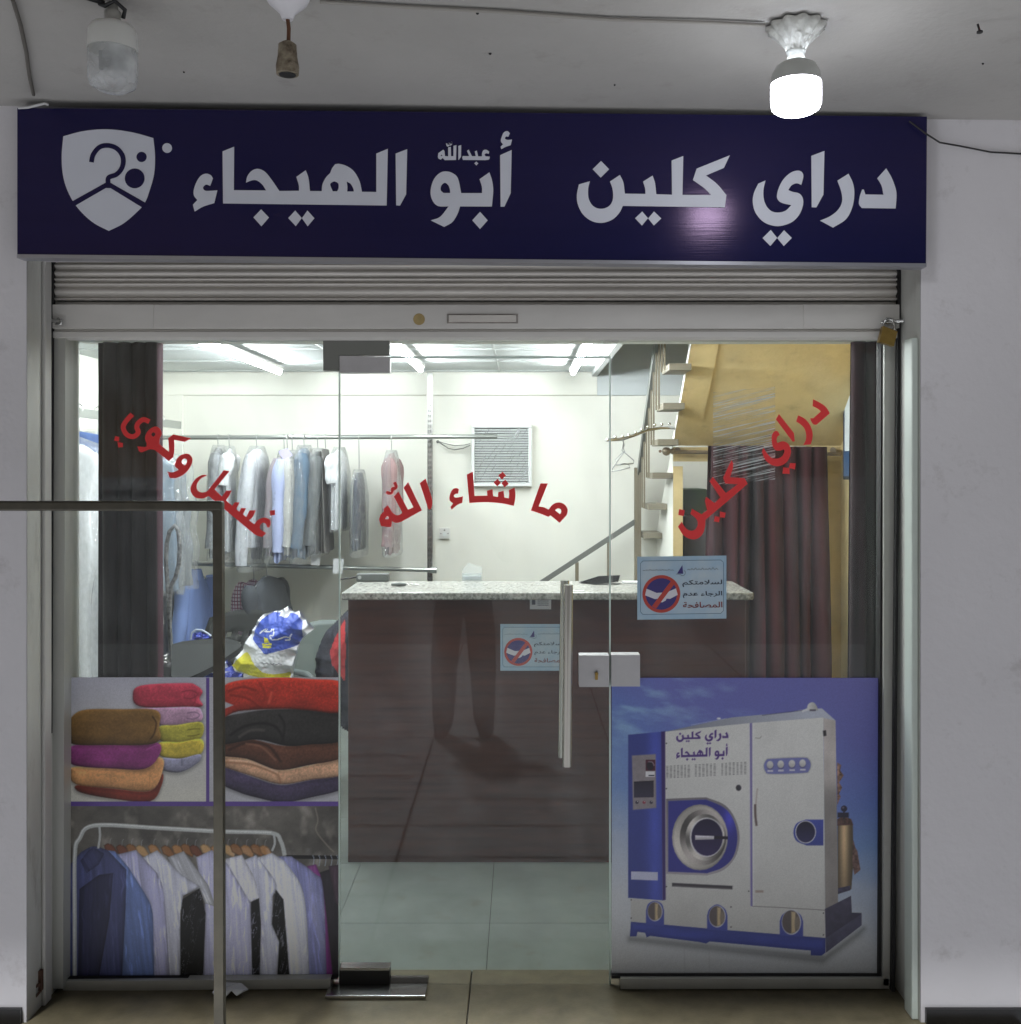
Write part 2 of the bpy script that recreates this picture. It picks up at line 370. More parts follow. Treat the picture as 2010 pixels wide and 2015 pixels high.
MASHALLAH = [
 [c_([(1160, 370), (1300, 262), (1452, 740), (1455, 880, 1), (1420, 980, 1), (1375, 990, 1), (1342, 920)])],
 [c_([(775, 480), (885, 345), (1212, 1015), (720, 1285), (630, 1310, 1), (540, 1295, 1), (500, 1260), (480, 1395, 1), (400, 1408, 1), (240, 1385), (195, 1225), (240, 1110, 1), (315, 1040), (300, 985), (395, 895), (440, 950, 1), (500, 1050, 1), (580, 1120, 1), (660, 1130, 1), (750, 1075), (548, 685), (655, 570), (880, 1000), (1010, 940)]), c_([(330, 1220), (392, 1140), (430, 1190), (405, 1230)])],
 [stroke(c_([(368, 575), (430, 610), (495, 585), (515, 500), (560, 500), (600, 450), (560, 350)]), 6)],
 [d_([(380, 600), (360, 700), (310, 700, 1), (265, 740, 1), (310, 785, 1), (470, 755), (455, 900), (330, 955, 1), (218, 1055), (190, 990), (250, 915), (175, 850, 1), (170, 750, 1), (205, 650, 1), (260, 585, 1), (330, 572, 1)])],
 [d_([(555, 270), (690, 207), (728, 745), (1012, 738), (1005, 630), (1130, 595), (1145, 750), (1250, 768), (1255, 665), (1375, 630), (1395, 780), (1490, 800), (1500, 700, 1), (1490, 620), (1620, 560), (1640, 700, 1), (1630, 850, 1), (1600, 968), (1300, 908, 1), (950, 885, 1), (612, 905)])],
 [d_([(1355, 207), (1430, 295), (1335, 378), (1258, 290)])], [d_([(1243, 365), (1318, 460), (1232, 535), (1155, 445)])], [d_([(1415, 385), (1490, 478), (1397, 555), (1324, 462)])],
 [e_([(650, 315), (868, 315), (600, 985), (760, 1015, 1), (890, 1075), (980, 960, 1), (1090, 890, 1), (1230, 870, 1), (1370, 940, 1), (1445, 1070, 1), (1430, 1200, 1), (1390, 1275, 1), (1212, 1465), (945, 1250), (880, 1290), (640, 1195, 1), (370, 1105)]), e_([(1080, 1095), (1160, 1045, 1), (1240, 1070, 1), (1255, 1140, 1), (1220, 1215)])]]
DRY_CLEAN = [
 [f_([(1225, 160), (1252, 215), (1245, 330, 1), (1190, 500), (1480, 515), (1545, 630), (1200, 930), (700, 1350), (690, 1500, 1), (640, 1640, 1), (530, 1730, 1), (400, 1735, 1), (260, 1660, 1), (150, 1490), (225, 1390), (300, 1510, 1), (400, 1570, 1), (500, 1540, 1), (545, 1440, 1), (520, 1340, 1), (400, 1230), (430, 1130), (620, 1240), (735, 1160), (690, 970), (715, 890), (880, 1015), (1000, 905), (785, 580), (845, 490), (1110, 815), (1345, 640), (1100, 625), (1055, 510), (1160, 280, 1)])],
 [f_([(175, 1135), (285, 1160), (265, 1275), (155, 1255)])], [f_([(990, 1185), (1105, 1210), (1085, 1310), (988, 1300)])], [f_([(890, 1275), (986, 1300), (975, 1400), (870, 1385)])],
 [g_([(1295, 165), (1450, 245, 1), (1570, 335, 1), (1650, 465), (1370, 705), (1310, 700, 1), (1265, 650, 1), (1235, 565), (1300, 568), (1460, 425), (1400, 370, 1), (1285, 310)])],
 [g_([(980, 505), (1120, 580, 1), (1230, 710, 1), (1285, 880, 1), (1275, 1020, 1), (1245, 1120), (1090, 1135), (1145, 1010, 1), (1140, 860, 1), (1080, 740, 1), (940, 635)])],
 [g_([(575, 480), (890, 880), (908, 1055), (865, 1065), (510, 590)])],
 [g_([(245, 1190), (330, 1320, 1), (430, 1410, 1), (560, 1415, 1), (650, 1360, 1), (690, 1270, 1), (670, 1225), (600, 1255), (510, 1245, 1), (450, 1170, 1), (425, 1050, 1), (430, 920, 1), (490, 840, 1), (550, 850, 1), (595, 920), (540, 960, 1), (525, 1030, 1), (540, 1090), (660, 1055, 1), (760, 1100, 1), (825, 1220, 1), (810, 1370, 1), (720, 1510, 1), (570, 1580, 1), (420, 1555, 1), (290, 1450, 1), (215, 1280)])],
 [g_([(805, 1515), (930, 1520), (910, 1650), (785, 1620)])], [g_([(665, 1605), (798, 1622), (800, 1745), (650, 1740)])]]
# ------------------------------------------------------------------ materials of the building
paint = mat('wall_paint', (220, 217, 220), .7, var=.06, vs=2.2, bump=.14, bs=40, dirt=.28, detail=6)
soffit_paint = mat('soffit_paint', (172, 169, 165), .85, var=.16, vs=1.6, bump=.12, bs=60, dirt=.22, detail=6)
jamb_paint = mat('jamb_paint', (200, 200, 194), .65, dirt=.6, var=.22, vs=5, stretch=(1, 1, .25), bump=.1, bs=80)
inner_paint = mat('inner_paint', (240, 240, 231), .6, var=.03, vs=1.5)
upper_paint = mat('upper_paint', (205, 212, 214), .7, var=.05, vs=2)
ochre = mat('ochre_plaster', (226, 204, 150), .8, var=.14, vs=9, bump=.2, bs=45, dirt=.35)
alu = mat('aluminium_frame', (190, 190, 184), .42, metal=.15, var=.12, vs=8, stretch=(1, 1, .2))
rubber = mat('black_rubber', (22, 20, 22), .7)
steel = mat('steel', (190, 190, 188), .25, metal=1)
chrome = mat('chrome', (215, 215, 212), .12, metal=1)
blackm = mat('black_plastic', (24, 24, 25), .45)
whitep = mat('white_plastic', (225, 225, 222), .4)
granite = mat('threshold_stone', (110, 102, 80), .42, var=.4, dirt=.7, detail=7, vs=14, bump=.08, bs=120)
skirt = mat('black_marble', (26, 26, 27), .25, var=.4, vs=12)
concrete_m = mat('pavement_stone', (172, 172, 174), .28, var=.3, vs=5, bump=.25, bs=18)
D_WALL, D_SHUT, D_GLASS = 3.04, 3.20, 3.26
XL, XR = -1.4835, 1.193                    # the shop opening
BACK, LEFTX, RIGHTX, CEIL = 6.65, -2.45, 1.86, 2.275
SOF_L, SOF_R = 2.742, 2.700                # the soffit sags a little to one side
def sofz(x): return SOF_L + (SOF_R - SOF_L) * (x + 1.55) / 3.05
# ------------------------------------------------------------------ ground
mb = MB(); mb.face([(-150, -4, -.17), (150, -4, -.17), (150, 2.97, -.17), (-150, 2.97, -.17)], concrete_m)
pave = mb.build('pavement', kind='structure')
mb = MB(); mb.face([(-150, -200, -.28), (150, -200, -.28), (150, -4, -.28), (-150, -4, -.28)], mat('asphalt', (96, 95, 94), .8, var=.3, vs=4, bump=.3, bs=60)); mb.face([(-150, -4, -.28), (150, -4, -.28), (150, -4, -.17), (-150, -4, -.17)], concrete_m)
mb.build('added_road', kind='structure')  # unseen dark ground added so the panes mirror less bright paving
# joints between the paving slabs and long boards of stone
mb = MB()
jm = mat('joint_mortar', (52, 48, 44), .8)
for k in range(14):
    y = 2.6 - k * .42
    mb.face([(-6, y, -.166), (6, y, -.166), (6, y + .012, -.166), (-6, y + .012, -.166)], jm)
for x0 in (-2.4, -.62, .55, 1.9):
    mb.face([(x0, -4, -.1655), (x0 + .014, -4, -.1655), (x0 + .044, 2.9, -.1655), (x0 + .03, 2.9, -.1655)], jm)
mb.build('pavement_joints', kind='structure')
# threshold of two stone slabs, shop floor of grey tiles
mb = MB()
seam = P(921, 1960, 3.1).x
mb.box(XL - .3, seam - .002, 2.97, 3.36, -.17, 0, granite); mb.box(seam + .002, XR + .3, 2.97, 3.36, -.17, 0, granite)
mb.box(seam - .002, seam + .002, 2.98, 3.35, -.17, -.006, jm)
mb.build('threshold', kind='structure', bevel=.004)
tile = mat('floor_tile', (130, 139, 134), .3, var=.28, vs=4, detail=8, dirt=.5, bump=.03, bs=40)
mb = MB()
mb.face([(LEFTX - .1, 3.36, -.012), (RIGHTX + .1, 3.36, -.012), (RIGHTX + .1, BACK + .1, -.012), (LEFTX - .1, BACK + .1, -.012)], jm)
ty = P(0, 1800, 3.72).y
sx = P(964, 1800, 3.72).x
for i in range(-6, 7):
    for j in range(-2, 8):
        x0, y0 = sx + i * .56, ty + j * .56 - .56 * 0
        if x0 > RIGHTX or x0 + .56 < LEFTX or y0 > BACK or y0 + .56 < 3.37: continue
        mb.box(max(x0, LEFTX) + .0012, min(x0 + .56, RIGHTX) - .0012, max(y0, 3.361) + .0012, min(y0 + .56, BACK) - .0012, -.03, -.008, tile)
mb.build('floor', kind='structure')
# ------------------------------------------------------------------ the building
shop = empty('shop_building', (0, 3.2, 0), 'white plastered shop building with a lit room behind the glass front', 'building')
for nm, x0, x1 in (('outer_wall', -7, XL), ('outer_wall', XR, 7)):
    mb = MB()
    n = 24
    xs = (x0, x1)
    mb.box(x0, x1, D_WALL, D_WALL + .23, -.02, 4.4, paint)
    mb.build(nm, shop, label=None)
    mb = MB(); mb.box(x0 if x0 < 0 else x0 + .012, x1 - .012 if x1 < 0 else x1, D_WALL - .012, D_WALL + .2, -.17, .045, skirt); mb.build('skirting', shop)
# plaster reveals of the opening
mb = MB()
mb.face([(XL + .0015, D_WALL + .002, 0), (XL + .0015, D_SHUT + .2, 0), (XL + .0015, D_SHUT + .2, 2.5), (XL + .0015, D_WALL + .002, 2.5)], jamb_paint)
mb.build('reveal', shop)
mb = MB()
mb.face([(XR - .0015, D_WALL + .002, 0), (XR - .0015, D_SHUT + .2, 0), (XR - .0015, D_SHUT + .2, 2.5), (XR - .0015, D_WALL + .002, 2.5)], jamb_paint)
mb.build('reveal', shop)
# white trunking strip up the right-hand reveal and corner bead on the left one
stripm = mat('pale_green_trim', (205, 214, 206), .5, var=.12, vs=10, stretch=(1, 1, .2))
z1 = P(0, 668, 3.1).z
mb = MB(); mb.box(XR - .022, XR - .002, D_WALL + .012, D_WALL + .075, .0, z1, stripm); mb.build('corner_trim', shop, bevel=.004)
mb = MB(); mb.box(XL + .002, XL + .014, D_WALL + .09, D_WALL + .135, .0, P(0, 505, 3.1).z, mat('grey_trim', (196, 194, 190), .55, var=.2, vs=9, stretch=(1, 1, .2))); mb.build('corner_trim', shop, bevel=.004)
# lintel behind the signboard and the wall over the glass
mb = MB(); mb.box(XL, XR, 3.06, 3.14, P(0, 505, 3.06).z, 4.4, paint); mb.build('lintel', shop)
mb = MB(); mb.box(XL, XR, 3.30, 3.46, P(0, 662, 3.26).z, 4.4, inner_paint); mb.build('lintel', shop)
# porch soffit
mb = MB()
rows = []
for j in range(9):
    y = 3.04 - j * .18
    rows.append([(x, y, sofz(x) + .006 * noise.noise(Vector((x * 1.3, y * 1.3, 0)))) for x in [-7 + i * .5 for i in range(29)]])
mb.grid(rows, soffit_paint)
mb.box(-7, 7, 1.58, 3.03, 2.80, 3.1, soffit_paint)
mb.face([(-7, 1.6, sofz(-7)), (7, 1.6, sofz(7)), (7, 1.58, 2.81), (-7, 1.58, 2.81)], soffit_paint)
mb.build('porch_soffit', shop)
for px_, d_, r_ in ((940, 2.37, .004), (965, 2.6, .004), (362, 2.75, .003), (1935, 2.62, .003), (1210, 2.8, .003)):
    q = P(px_, 0, d_); mb = MB(); mb.lathe([(r_, -.002), (r_ * .6, -.005)], rubber, (q.x, d_, sofz(q.x)), 8); mb.build('nail_head', shop)
# inside walls
mb = MB()
vx, vy = P(362, 0, BACK).x, P(0, 778, BACK).z
mb.box(LEFTX - .2, RIGHTX + .2, BACK, BACK + .2, -.02, 4.4, inner_paint)
mb.build('back_wall', shop)
mb = MB()                                   # upper band of the back wall stands a little proud
mb.box(LEFTX, .49, BACK - .022, BACK - .001, vy, CEIL, inner_paint); mb.build('wall_band', shop, bevel=.004)
mb = MB(); mb.box(.49, RIGHTX, BACK - .022, BACK - .001, vy, 4.2, upper_paint); mb.build('wall_band', shop)
mb = MB(); mb.box(LEFTX, vx, BACK - .021, BACK - .001, -.02, vy, inner_paint); mb.build('wall_band', shop, bevel=.004)
mb = MB(); mb.box(LEFTX - .2, LEFTX, 3.22, BACK, -.02, 4.4, inner_paint); mb.build('side_wall', shop)
mb = MB(); mb.box(RIGHTX, RIGHTX + .2, 3.22, BACK, -.02, 4.4, ochre); mb.build('side_wall', shop)
mb = MB(); mb.box(LEFTX, RIGHTX, 3.4, BACK, 4.2, 4.4, upper_paint); mb.build('upper_ceiling', shop)
# suspended ceiling of long pale panels, open over the stair
cpan = mat('ceiling_panel', (222, 228, 228), .6, var=.04, vs=3)
crail = mat('ceiling_rail', (186, 190, 190), .45)
CX = .484
mb = MB(); mb.box(LEFTX, CX, 3.4, BACK, CEIL + .012, 4.19, cpan)
for k in range(6):
    y = 3.55 + k * .6
    mb.box(LEFTX, CX - .03, y - .005, y + .005, CEIL + .006, CEIL + .013, crail)
for x in (-1.05, -.15):
    mb.box(x - .006, x + .006, 3.45, BACK - .03, CEIL + .006, CEIL + .0125, crail)
mb.box(CX - .03, CX + .004, 3.45, BACK - .03, CEIL - .02, CEIL + .03, crail)
mb.build('ceiling', shop)
# ------------------------------------------------------------------ ceiling tubes of the shop (lit)
tubem = mat('lit_tube', (250, 253, 255), .5, emit=TUBE_E)
for i, (x, y0, y1, lab) in enumerate(((-1.47, 3.75, 6.15, 'lit ceiling tube over the left clothes rails, seen as a long bright streak'),
                                (-.60, 3.75, 6.0, 'lit ceiling tube just right of the grey door clamp'),
                                (.31, 3.75, 6.2, 'lit ceiling tube nearest the stair opening'))):
    t = empty('ceiling_tube', (x, (y0 + y1) / 2, CEIL), lab, 'light', 'lit tubes on the shop ceiling')
    mb = MB(); mb.box(x - .022, x + .022, y0 - .02, y1 + .02, CEIL - .024, CEIL - .005, whitep); mb.build('batten', t)
    mb = MB(); mb.tube([(x, y0, CEIL - .038), (x, y1, CEIL - .038)], .014, tubem, 12); mb.build('tube', t)
# ------------------------------------------------------------------ signboard
navy = mat('navy_vinyl', (27, 29, 68), .19, var=.10, vs=3, spec=.4, bump=.03, bs=35, stretch=(.2, 1, 8))
navy.node_tree.nodes['Principled BSDF'].inputs['Specular Tint'].default_value = (.9, .62, .9, 1)
silver = mat('pale_vinyl', (214, 216, 226), .45, var=.05, vs=5, spec=.25)
trim_m = mat('sign_trim', (176, 176, 184), .35, metal=.7)
DS = 2.98
sign = empty('signboard', P(930, 510, DS), 'long navy signboard with pale Arabic lettering and a hanger shield emblem above the shutter', 'sign')
mb = MB()
q = [P(34, 501, DS), P(1823, 519, DS), P(1825, 229, DS), P(34, 212, DS)]
mb.hexa(q, .04, navy); mb.build('panel', sign)
mb = MB()
mb.hexa([P(33, 507, DS - .003), P(1824, 525, DS - .003), P(1824, 518, DS - .003), P(33, 500, DS - .003)], .046, trim_m); mb.build('trim', sign)
tfs = lambda x, y: P(x, y, DS) + Vector((0, -.0025, 0))
for word, lab in ((DRAI, None), (KLEEN, None), (ABU, None), (HAYJA, None), (ABDULLAH, 'small word above the other lettering')):
    mb = MB()
    for letter in word: flat(mb, letter, silver, tfs, .002)
    mb.build('lettering', sign, **({'label': lab} if lab else {}))
mb = MB()
flat(mb, [SHIELD], silver, tfs, .002); mb.poly([[tfs(*p) for p in DROP]], silver, .002)
tf2 = lambda x, y: tfs(x, y) + Vector((0, -.0006, 0))
mb.poly([[tf2(*p[:2]) for p in SHOULDERS]], navy); mb.poly([[tf2(*p) + Vector((0, -.0003, 0)) for p in HOOK]], navy)
for b in BUBBLES: mb.poly([[tf2(*p) for p in b]], navy)
mb.build('emblem', sign)
# ------------------------------------------------------------------ roller shutter
slat = mat('shutter_slat', (216, 211, 204), .45, metal=.1, var=.2, vs=6, stretch=(.3, 1, 3), bump=.05, bs=60)
bar_m = mat('shutter_bar', (214, 211, 206), .5, var=.12, vs=4, stretch=(.6, 1, 1.5))
grime = mat('grime', (70, 64, 58), .8)
roll = empty('roller_shutter', P(905, 667, D_SHUT), 'pale grey metal roller shutter pulled up under the signboard', 'shutter')
def prof(ys):  # (py, depth offset) pairs swept across the opening
    rows = []
    for py, dd in ys:
        rows.append([Vector((XL + .004, D_SHUT + dd, P(0, py, D_SHUT).z)), Vector((XR - .004, D_SHUT + dd, P(0, py, D_SHUT).z))])
    return rows
mb = MB()
ys = []
for a, b in ((470, 500), (500, 514), (516, 526), (529, 543), (544.5, 552), (553.5, 562), (564, 580), (584, 590)):
    n = 5
    ys += [(a, .016)] + [(a + (b - a) * (i + .5) / n, .016 - .013 * math.sin(math.pi * (i + .5) / n) ** .6) for i in range(n)] + [(b, .016)]
mb.grid(prof(ys), slat, True); mb.build('slat_curtain', roll)
mb = MB()
def zz(py): return P(0, py, D_SHUT).z
mb.box(XL + .004, XR - .004, D_SHUT + .016, D_SHUT + .045, zz(667), zz(592), bar_m)
mb.box(XL + .006, XR - .006, D_SHUT - .006, D_SHUT + .015, zz(647), zz(599), bar_m)
mb.box(XL + .005, XR - .005, D_SHUT - .004, D_SHUT + .0155, zz(665), zz(652), bar_m)
mb.box(XL + .005, XR - .005, D_SHUT + .004, D_SHUT + .0152, zz(652), zz(647), bar_m)
mb.build('bottom_bar', roll, bevel=.003)
a = P(304, 0, D_SHUT).x; b = P(1581, 0, D_SHUT).x
mb = MB(); mb.box(XL + .008, a, D_SHUT - .0085, D_SHUT - .006, zz(646), zz(600), bar_m); mb.build('end_plate', roll)
mb = MB(); mb.box(b, XR - .008, D_SHUT - .0085, D_SHUT - .006, zz(646), zz(600), bar_m); mb.build('end_plate', roll)
# worn sticker, finger pull and stains
stk = mat('yellowed_sticker', (176, 154, 104), .6, var=.2, vs=60)
mb = MB(); mb.poly([[P(x, y, D_SHUT - .0068) for x, y in ell(825, 628, 11.5)]], stk, .0006); mb.build('sticker', roll)
mb = MB(); mb.box(P(884, 0, D_SHUT).x, P(1016, 0, D_SHUT).x, D_SHUT - .014, D_SHUT - .006, zz(634), zz(621), slat)
mb.box(P(880, 0, D_SHUT).x, P(1020, 0, D_SHUT).x, D_SHUT - .0075, D_SHUT - .0062, zz(637), zz(618), mat('worn_paint', (158, 152, 146), .6, var=.3, vs=40)); mb.build('finger_pull', roll, bevel=.003)
# guides
for x0, x1, s in ((XL + .0, XL + .022, 1), (XR - .022, XR, -1)):
    mb = MB(); mb.box(x0 + .002, x1, D_SHUT - .012, D_SHUT + .0, 0, zz(500), alu) if False else None
# ------------------------------------------------------------------ padlock and latch
brass = mat('brass', (178, 148, 84), .35, metal=.8, var=.25, vs=40)
pl = empty('padlock', P(1744, 660, 3.16), 'worn brass padlock hanging on the shutter bolt beside the right jamb', 'padlock')
def PD(x, y): return P(x, y, 3.155)
mb = MB()
mb.hexa([PD(1731, 672), PD(1760, 681), PD(1767, 652), PD(1739, 641)], .022, brass); mb.build('body', pl, bevel=.003)
mb = MB(); mb.tube([PD(1745, 648) + Vector((0, .01, 0)), PD(1741, 636) + Vector((0, .01, 0)), PD(1748, 626) + Vector((0, .01, 0)), PD(1759, 628) + Vector((0, .01, 0)), PD(1764, 640) + Vector((0, .01, 0)), PD(1762, 655) + Vector((0, .01, 0))], .005, steel, 8); mb.build('shackle', pl)
bo = empty('shutter_bolt', P(1768, 633, 3.17), 'short steel bolt through the padlock at the right jamb', 'bolt')
mb = MB(); mb.tube([P(1735, 635, 3.19), P(1779, 631, 3.165)], .006, steel, 8); mb.build('rod', bo)
bo = empty('shutter_bolt', P(110, 632, 3.17), 'short steel bolt at the left end of the shutter bar', 'bolt')
mb = MB(); mb.tube([P(98, 630, 3.18), P(118, 632, 3.18)], .007, steel, 8); mb.tube([P(114, 626, 3.18), P(122, 628, 3.175), P(120, 638, 3.175), P(110, 638, 3.18)], .004, steel, 8); mb.build('rod', bo)
# ------------------------------------------------------------------ shop front: frame, two fixed panes, door
glass = clearmat('window_glass', (.955, .975, .968, 1), 0, 1.38, haze=.012, crinkle=0, cs=7, stretch=(1, 1, .5), streak=R(20), lohi=(.45, .8), top_a=.06)
fr = empty('window_frame', (0, D_GLASS, 0), 'thin aluminium frame round the glass shop front', 'window frame')
def bar(pts, d, dy, m, name, par, **k):
    mb = MB(); mb.hexa([P(x, y, d) for x, y in pts], dy, m); return mb.build(name, par, **k)
bar([(91, 1946), (97, 1946), (104, 500), (100, 500)], 3.192, .02, rubber, 'gasket', fr)
bar([(98, 1946), (124, 1946), (129, 660), (105, 660)], 3.205, .09, alu, 'upright', fr, bevel=.003)
bar([(124, 1930), (130, 1930), (135, 660), (129, 660)], 3.24, .04, rubber, 'gasket', fr)
bar([(1739, 1940), (1756, 1940), (1766, 668), (1741, 668)], 3.225, .07, alu, 'upright', fr, bevel=.003)
bar([(1756, 1952), (1762, 1952), (1774, 500), (1769, 500)], 3.193, .02, rubber, 'gasket', fr)
bar([(1730, 1932), (1738, 1932), (1740, 668), (1735, 668)], 3.24, .04, rubber, 'gasket', fr)
bar([(124, 1951), (650, 1946), (650, 1927), (124, 1931)], 3.225, .08, alu, 'sill', fr, bevel=.003)
bar([(1222, 1947), (1750, 1946), (1750, 1926), (1222, 1926)], 3.225, .08, alu, 'sill', fr, bevel=.003)
bar([(128, 1931), (664, 1928), (664, 1924), (128, 1926)], 3.238, .04, rubber, 'gasket', fr)
bar([(1204, 1926), (1736, 1926), (1736, 1921), (1204, 1921)], 3.238, .04, rubber, 'gasket', fr)
bar([(124, 668), (1748, 668), (1748, 655), (124, 655)], 3.245, .05, alu, 'head', fr)
red = mat('red_vinyl', (236, 60, 62), .5)
def pane(name, x0, x1, y0, y1, lab, cat):
    e = empty(name, P((x0 + x1) / 2, y1, D_GLASS), lab, cat)
    a, b = P(x0, y1, D_GLASS), P(x1, y0, D_GLASS)
    mb = MB(); mb.box(a.x, b.x, D_GLASS, D_GLASS + .010, a.z, b.z, glass); mb.build('glass_sheet', e)
    return e
tfg = lambda x, y: P(x, y, D_GLASS - .0012)
def decal(word, par):
    mb = MB()
    for l in word: flat(mb, l, red, tfg, .0006)
    return mb.build('lettering', par)
pl_ = pane('window_pane', 131, 666.5, 662, 1927, 'fixed glass pane left of the door with curved red lettering', 'window')
decal(WASH_IRON, pl_)
pr_ = pane('window_pane', 1205, 1738, 662, 1924, 'fixed glass pane right of the door with curved red lettering', 'window')
decal(DRY_CLEAN, pr_)
ptop = pane('transom_pane', 668, 1203, 662, 699, 'narrow glass strip above the door', 'window')
door = pane('glass_door', 669.5, 1200.5, 703, 1938, 'frameless glass door with steel bar handle and red lettering', 'door')
decal(MASHALLAH, door)
edge = mat('glass_edge', (205, 222, 214), .25)
for a, b, c, e, par in ((666.6, 669.2, 699, 1938, door), (1199.6, 1202.6, 700, 1938, door)):
    mb = MB(); p, q = P(a, e, D_GLASS - .001), P(b, c, D_GLASS - .001); mb.box(p.x, q.x, p.y, p.y + .012, p.z, q.z, edge); mb.build('edge_seal', par)
mb = MB(); p, q = P(768, 704.5, D_GLASS - .001), P(1199, 700.5, D_GLASS - .001); mb.box(p.x, q.x, p.y, p.y + .012, p.z, q.z, edge); mb.build('edge_seal', door)
bar([(1190, 672), (1218, 672), (1218, 664), (1190, 664)], 3.235, .05, alu, 'glass_clip', ptop)
gplate = mat('grey_plate', (128, 130, 126), .45, metal=.4)
lplate = mat('pale_plate', (192, 190, 192), .45, metal=.3, var=.1, vs=14)
bar([(636, 729), (668, 729), (668, 668), (636, 668)], 3.247, .03, gplate, 'clamp', ptop)
bar([(668, 699), (766.5, 699), (766.5, 668), (668, 668)], 3.247, .03, gplate, 'clamp', ptop)
bar([(668.5, 733), (767.5, 733), (767.5, 702), (668.5, 700)], 3.243, .035, lplate, 'top_clamp', door, bevel=.002)
# bottom pivot and the floor plate
bar([(668, 1946), (767, 1946), (767, 1909), (668, 1909)], 3.243, .035, blackm, 'pivot_clamp', door, bevel=.002)
bar([(668, 1910), (767, 1910), (767, 1905), (668, 1905)], 3.241, .037, steel, 'pivot_cap', door)
fp = empty('floor_pivot', P(745, 1950, 3.2), 'bent steel floor plate under the door pivot', 'floor plate')
mb = MB(); mb.box(P(648, 0, 3.24).x, P(842, 0, 3.24).x, 3.17, 3.30, .0, .012, steel); mb.build('plate', fp, bevel=.003)
mb = MB(); mb.box(P(768, 0, 3.25).x, P(842, 0, 3.25).x, 3.252, 3.258, .012, .028, steel); mb.build('upstand', fp)
# pull handle
brush = mat('brushed_steel', (188, 184, 176), .12, metal=1, var=.1, vs=60, stretch=(1, 1, .05))
hx = P(1119, 0, 3.2).x
mb = MB(); mb.tube([P(1119, 1151, 3.195), P(1116, 1508, 3.195)], .0145, brush, 20)
for py in (1262, 1418): mb.tube([P(1117.5, py, 3.195), P(1117, py, 3.262)], .008, brush, 10)
ho = mb.build('pull_handle', door)
mb = MB(); mb.tube([P(1112, 1142, 3.345), P(1107, 1490, 3.345)], .0145, brush, 20); mb.tube([P(1117, 1262, 3.27), P(1111, 1262, 3.345)], .008, brush, 10); mb.tube([P(1117, 1418, 3.27), P(1109, 1418, 3.345)], .008, brush, 10)
mb.build('pull_handle', door)
# lock case: half on the door, half on the pane
lk = bar([(1140.5, 1352), (1199, 1352), (1199, 1290), (1140.5, 1290)], 3.238, .05, lplate, 'lock_case', door, bevel=.002)
mb = MB(); mb.lathe([(.0055, 0), (.0055, -.012), (.004, -.014)], brass, P(1174, 1325, 3.238), 16, 'y'); mb.box(P(1174, 0, 3.238).x - .0045, P(1174, 0, 3.238).x + .0045, 3.230, 3.238, P(0, 1337, 3.238).z, P(0, 1325, 3.238).z, brass); mb.build('keyhole', lk)
bar([(1203.5, 1351), (1260, 1351), (1260, 1289), (1203.5, 1289)], 3.238, .05, lplate, 'lock_case', pr_, bevel=.002)
# ------------------------------------------------------------------ printed posters on the glass: the picture is laid down as ink colours of a fine sheet
import numpy as np
DPO = D_GLASS - .0035
def ink(name, c, **k): return mat('ink_' + name, c, .38, **k)
class Print:
    """a small printed notice: every printed shape is a patch of ink a hair above the one before"""
    def __init__(s, d): s.mb = MB(); s.d = d; s.k = 0
    def add(s, pts, m, step=True):
        if step: s.k += 1
        s.mb.poly([[P(x, y, s.d - .0001 * s.k) for x, y in smooth(pts)]], m)
def vnoise(X, Y, sx, sy, seed, octv=3):
    """value noise over pixel coordinates, 0 to 1"""
    out = 0; amp = 1; tot = 0
    for o in range(octv):
        rs = np.random.RandomState(seed + o * 17); g = rs.rand(256, 256)
        u, v = X / sx * 2 ** o + 40 * o, Y / sy * 2 ** o + 23 * o
        i, j = np.floor(u).astype(int), np.floor(v).astype(int); f, h = u - i, v - j
        f = f * f * (3 - 2 * f); h = h * h * (3 - 2 * h)
        a, b, c, d = g[i % 256, j % 256], g[(i + 1) % 256, j % 256], g[i % 256, (j + 1) % 256], g[(i + 1) % 256, (j + 1) % 256]
        out = out + amp * ((a * (1 - f) + b * f) * (1 - h) + (c * (1 - f) + d * f) * h); tot += amp; amp *= .55
    return out / tot
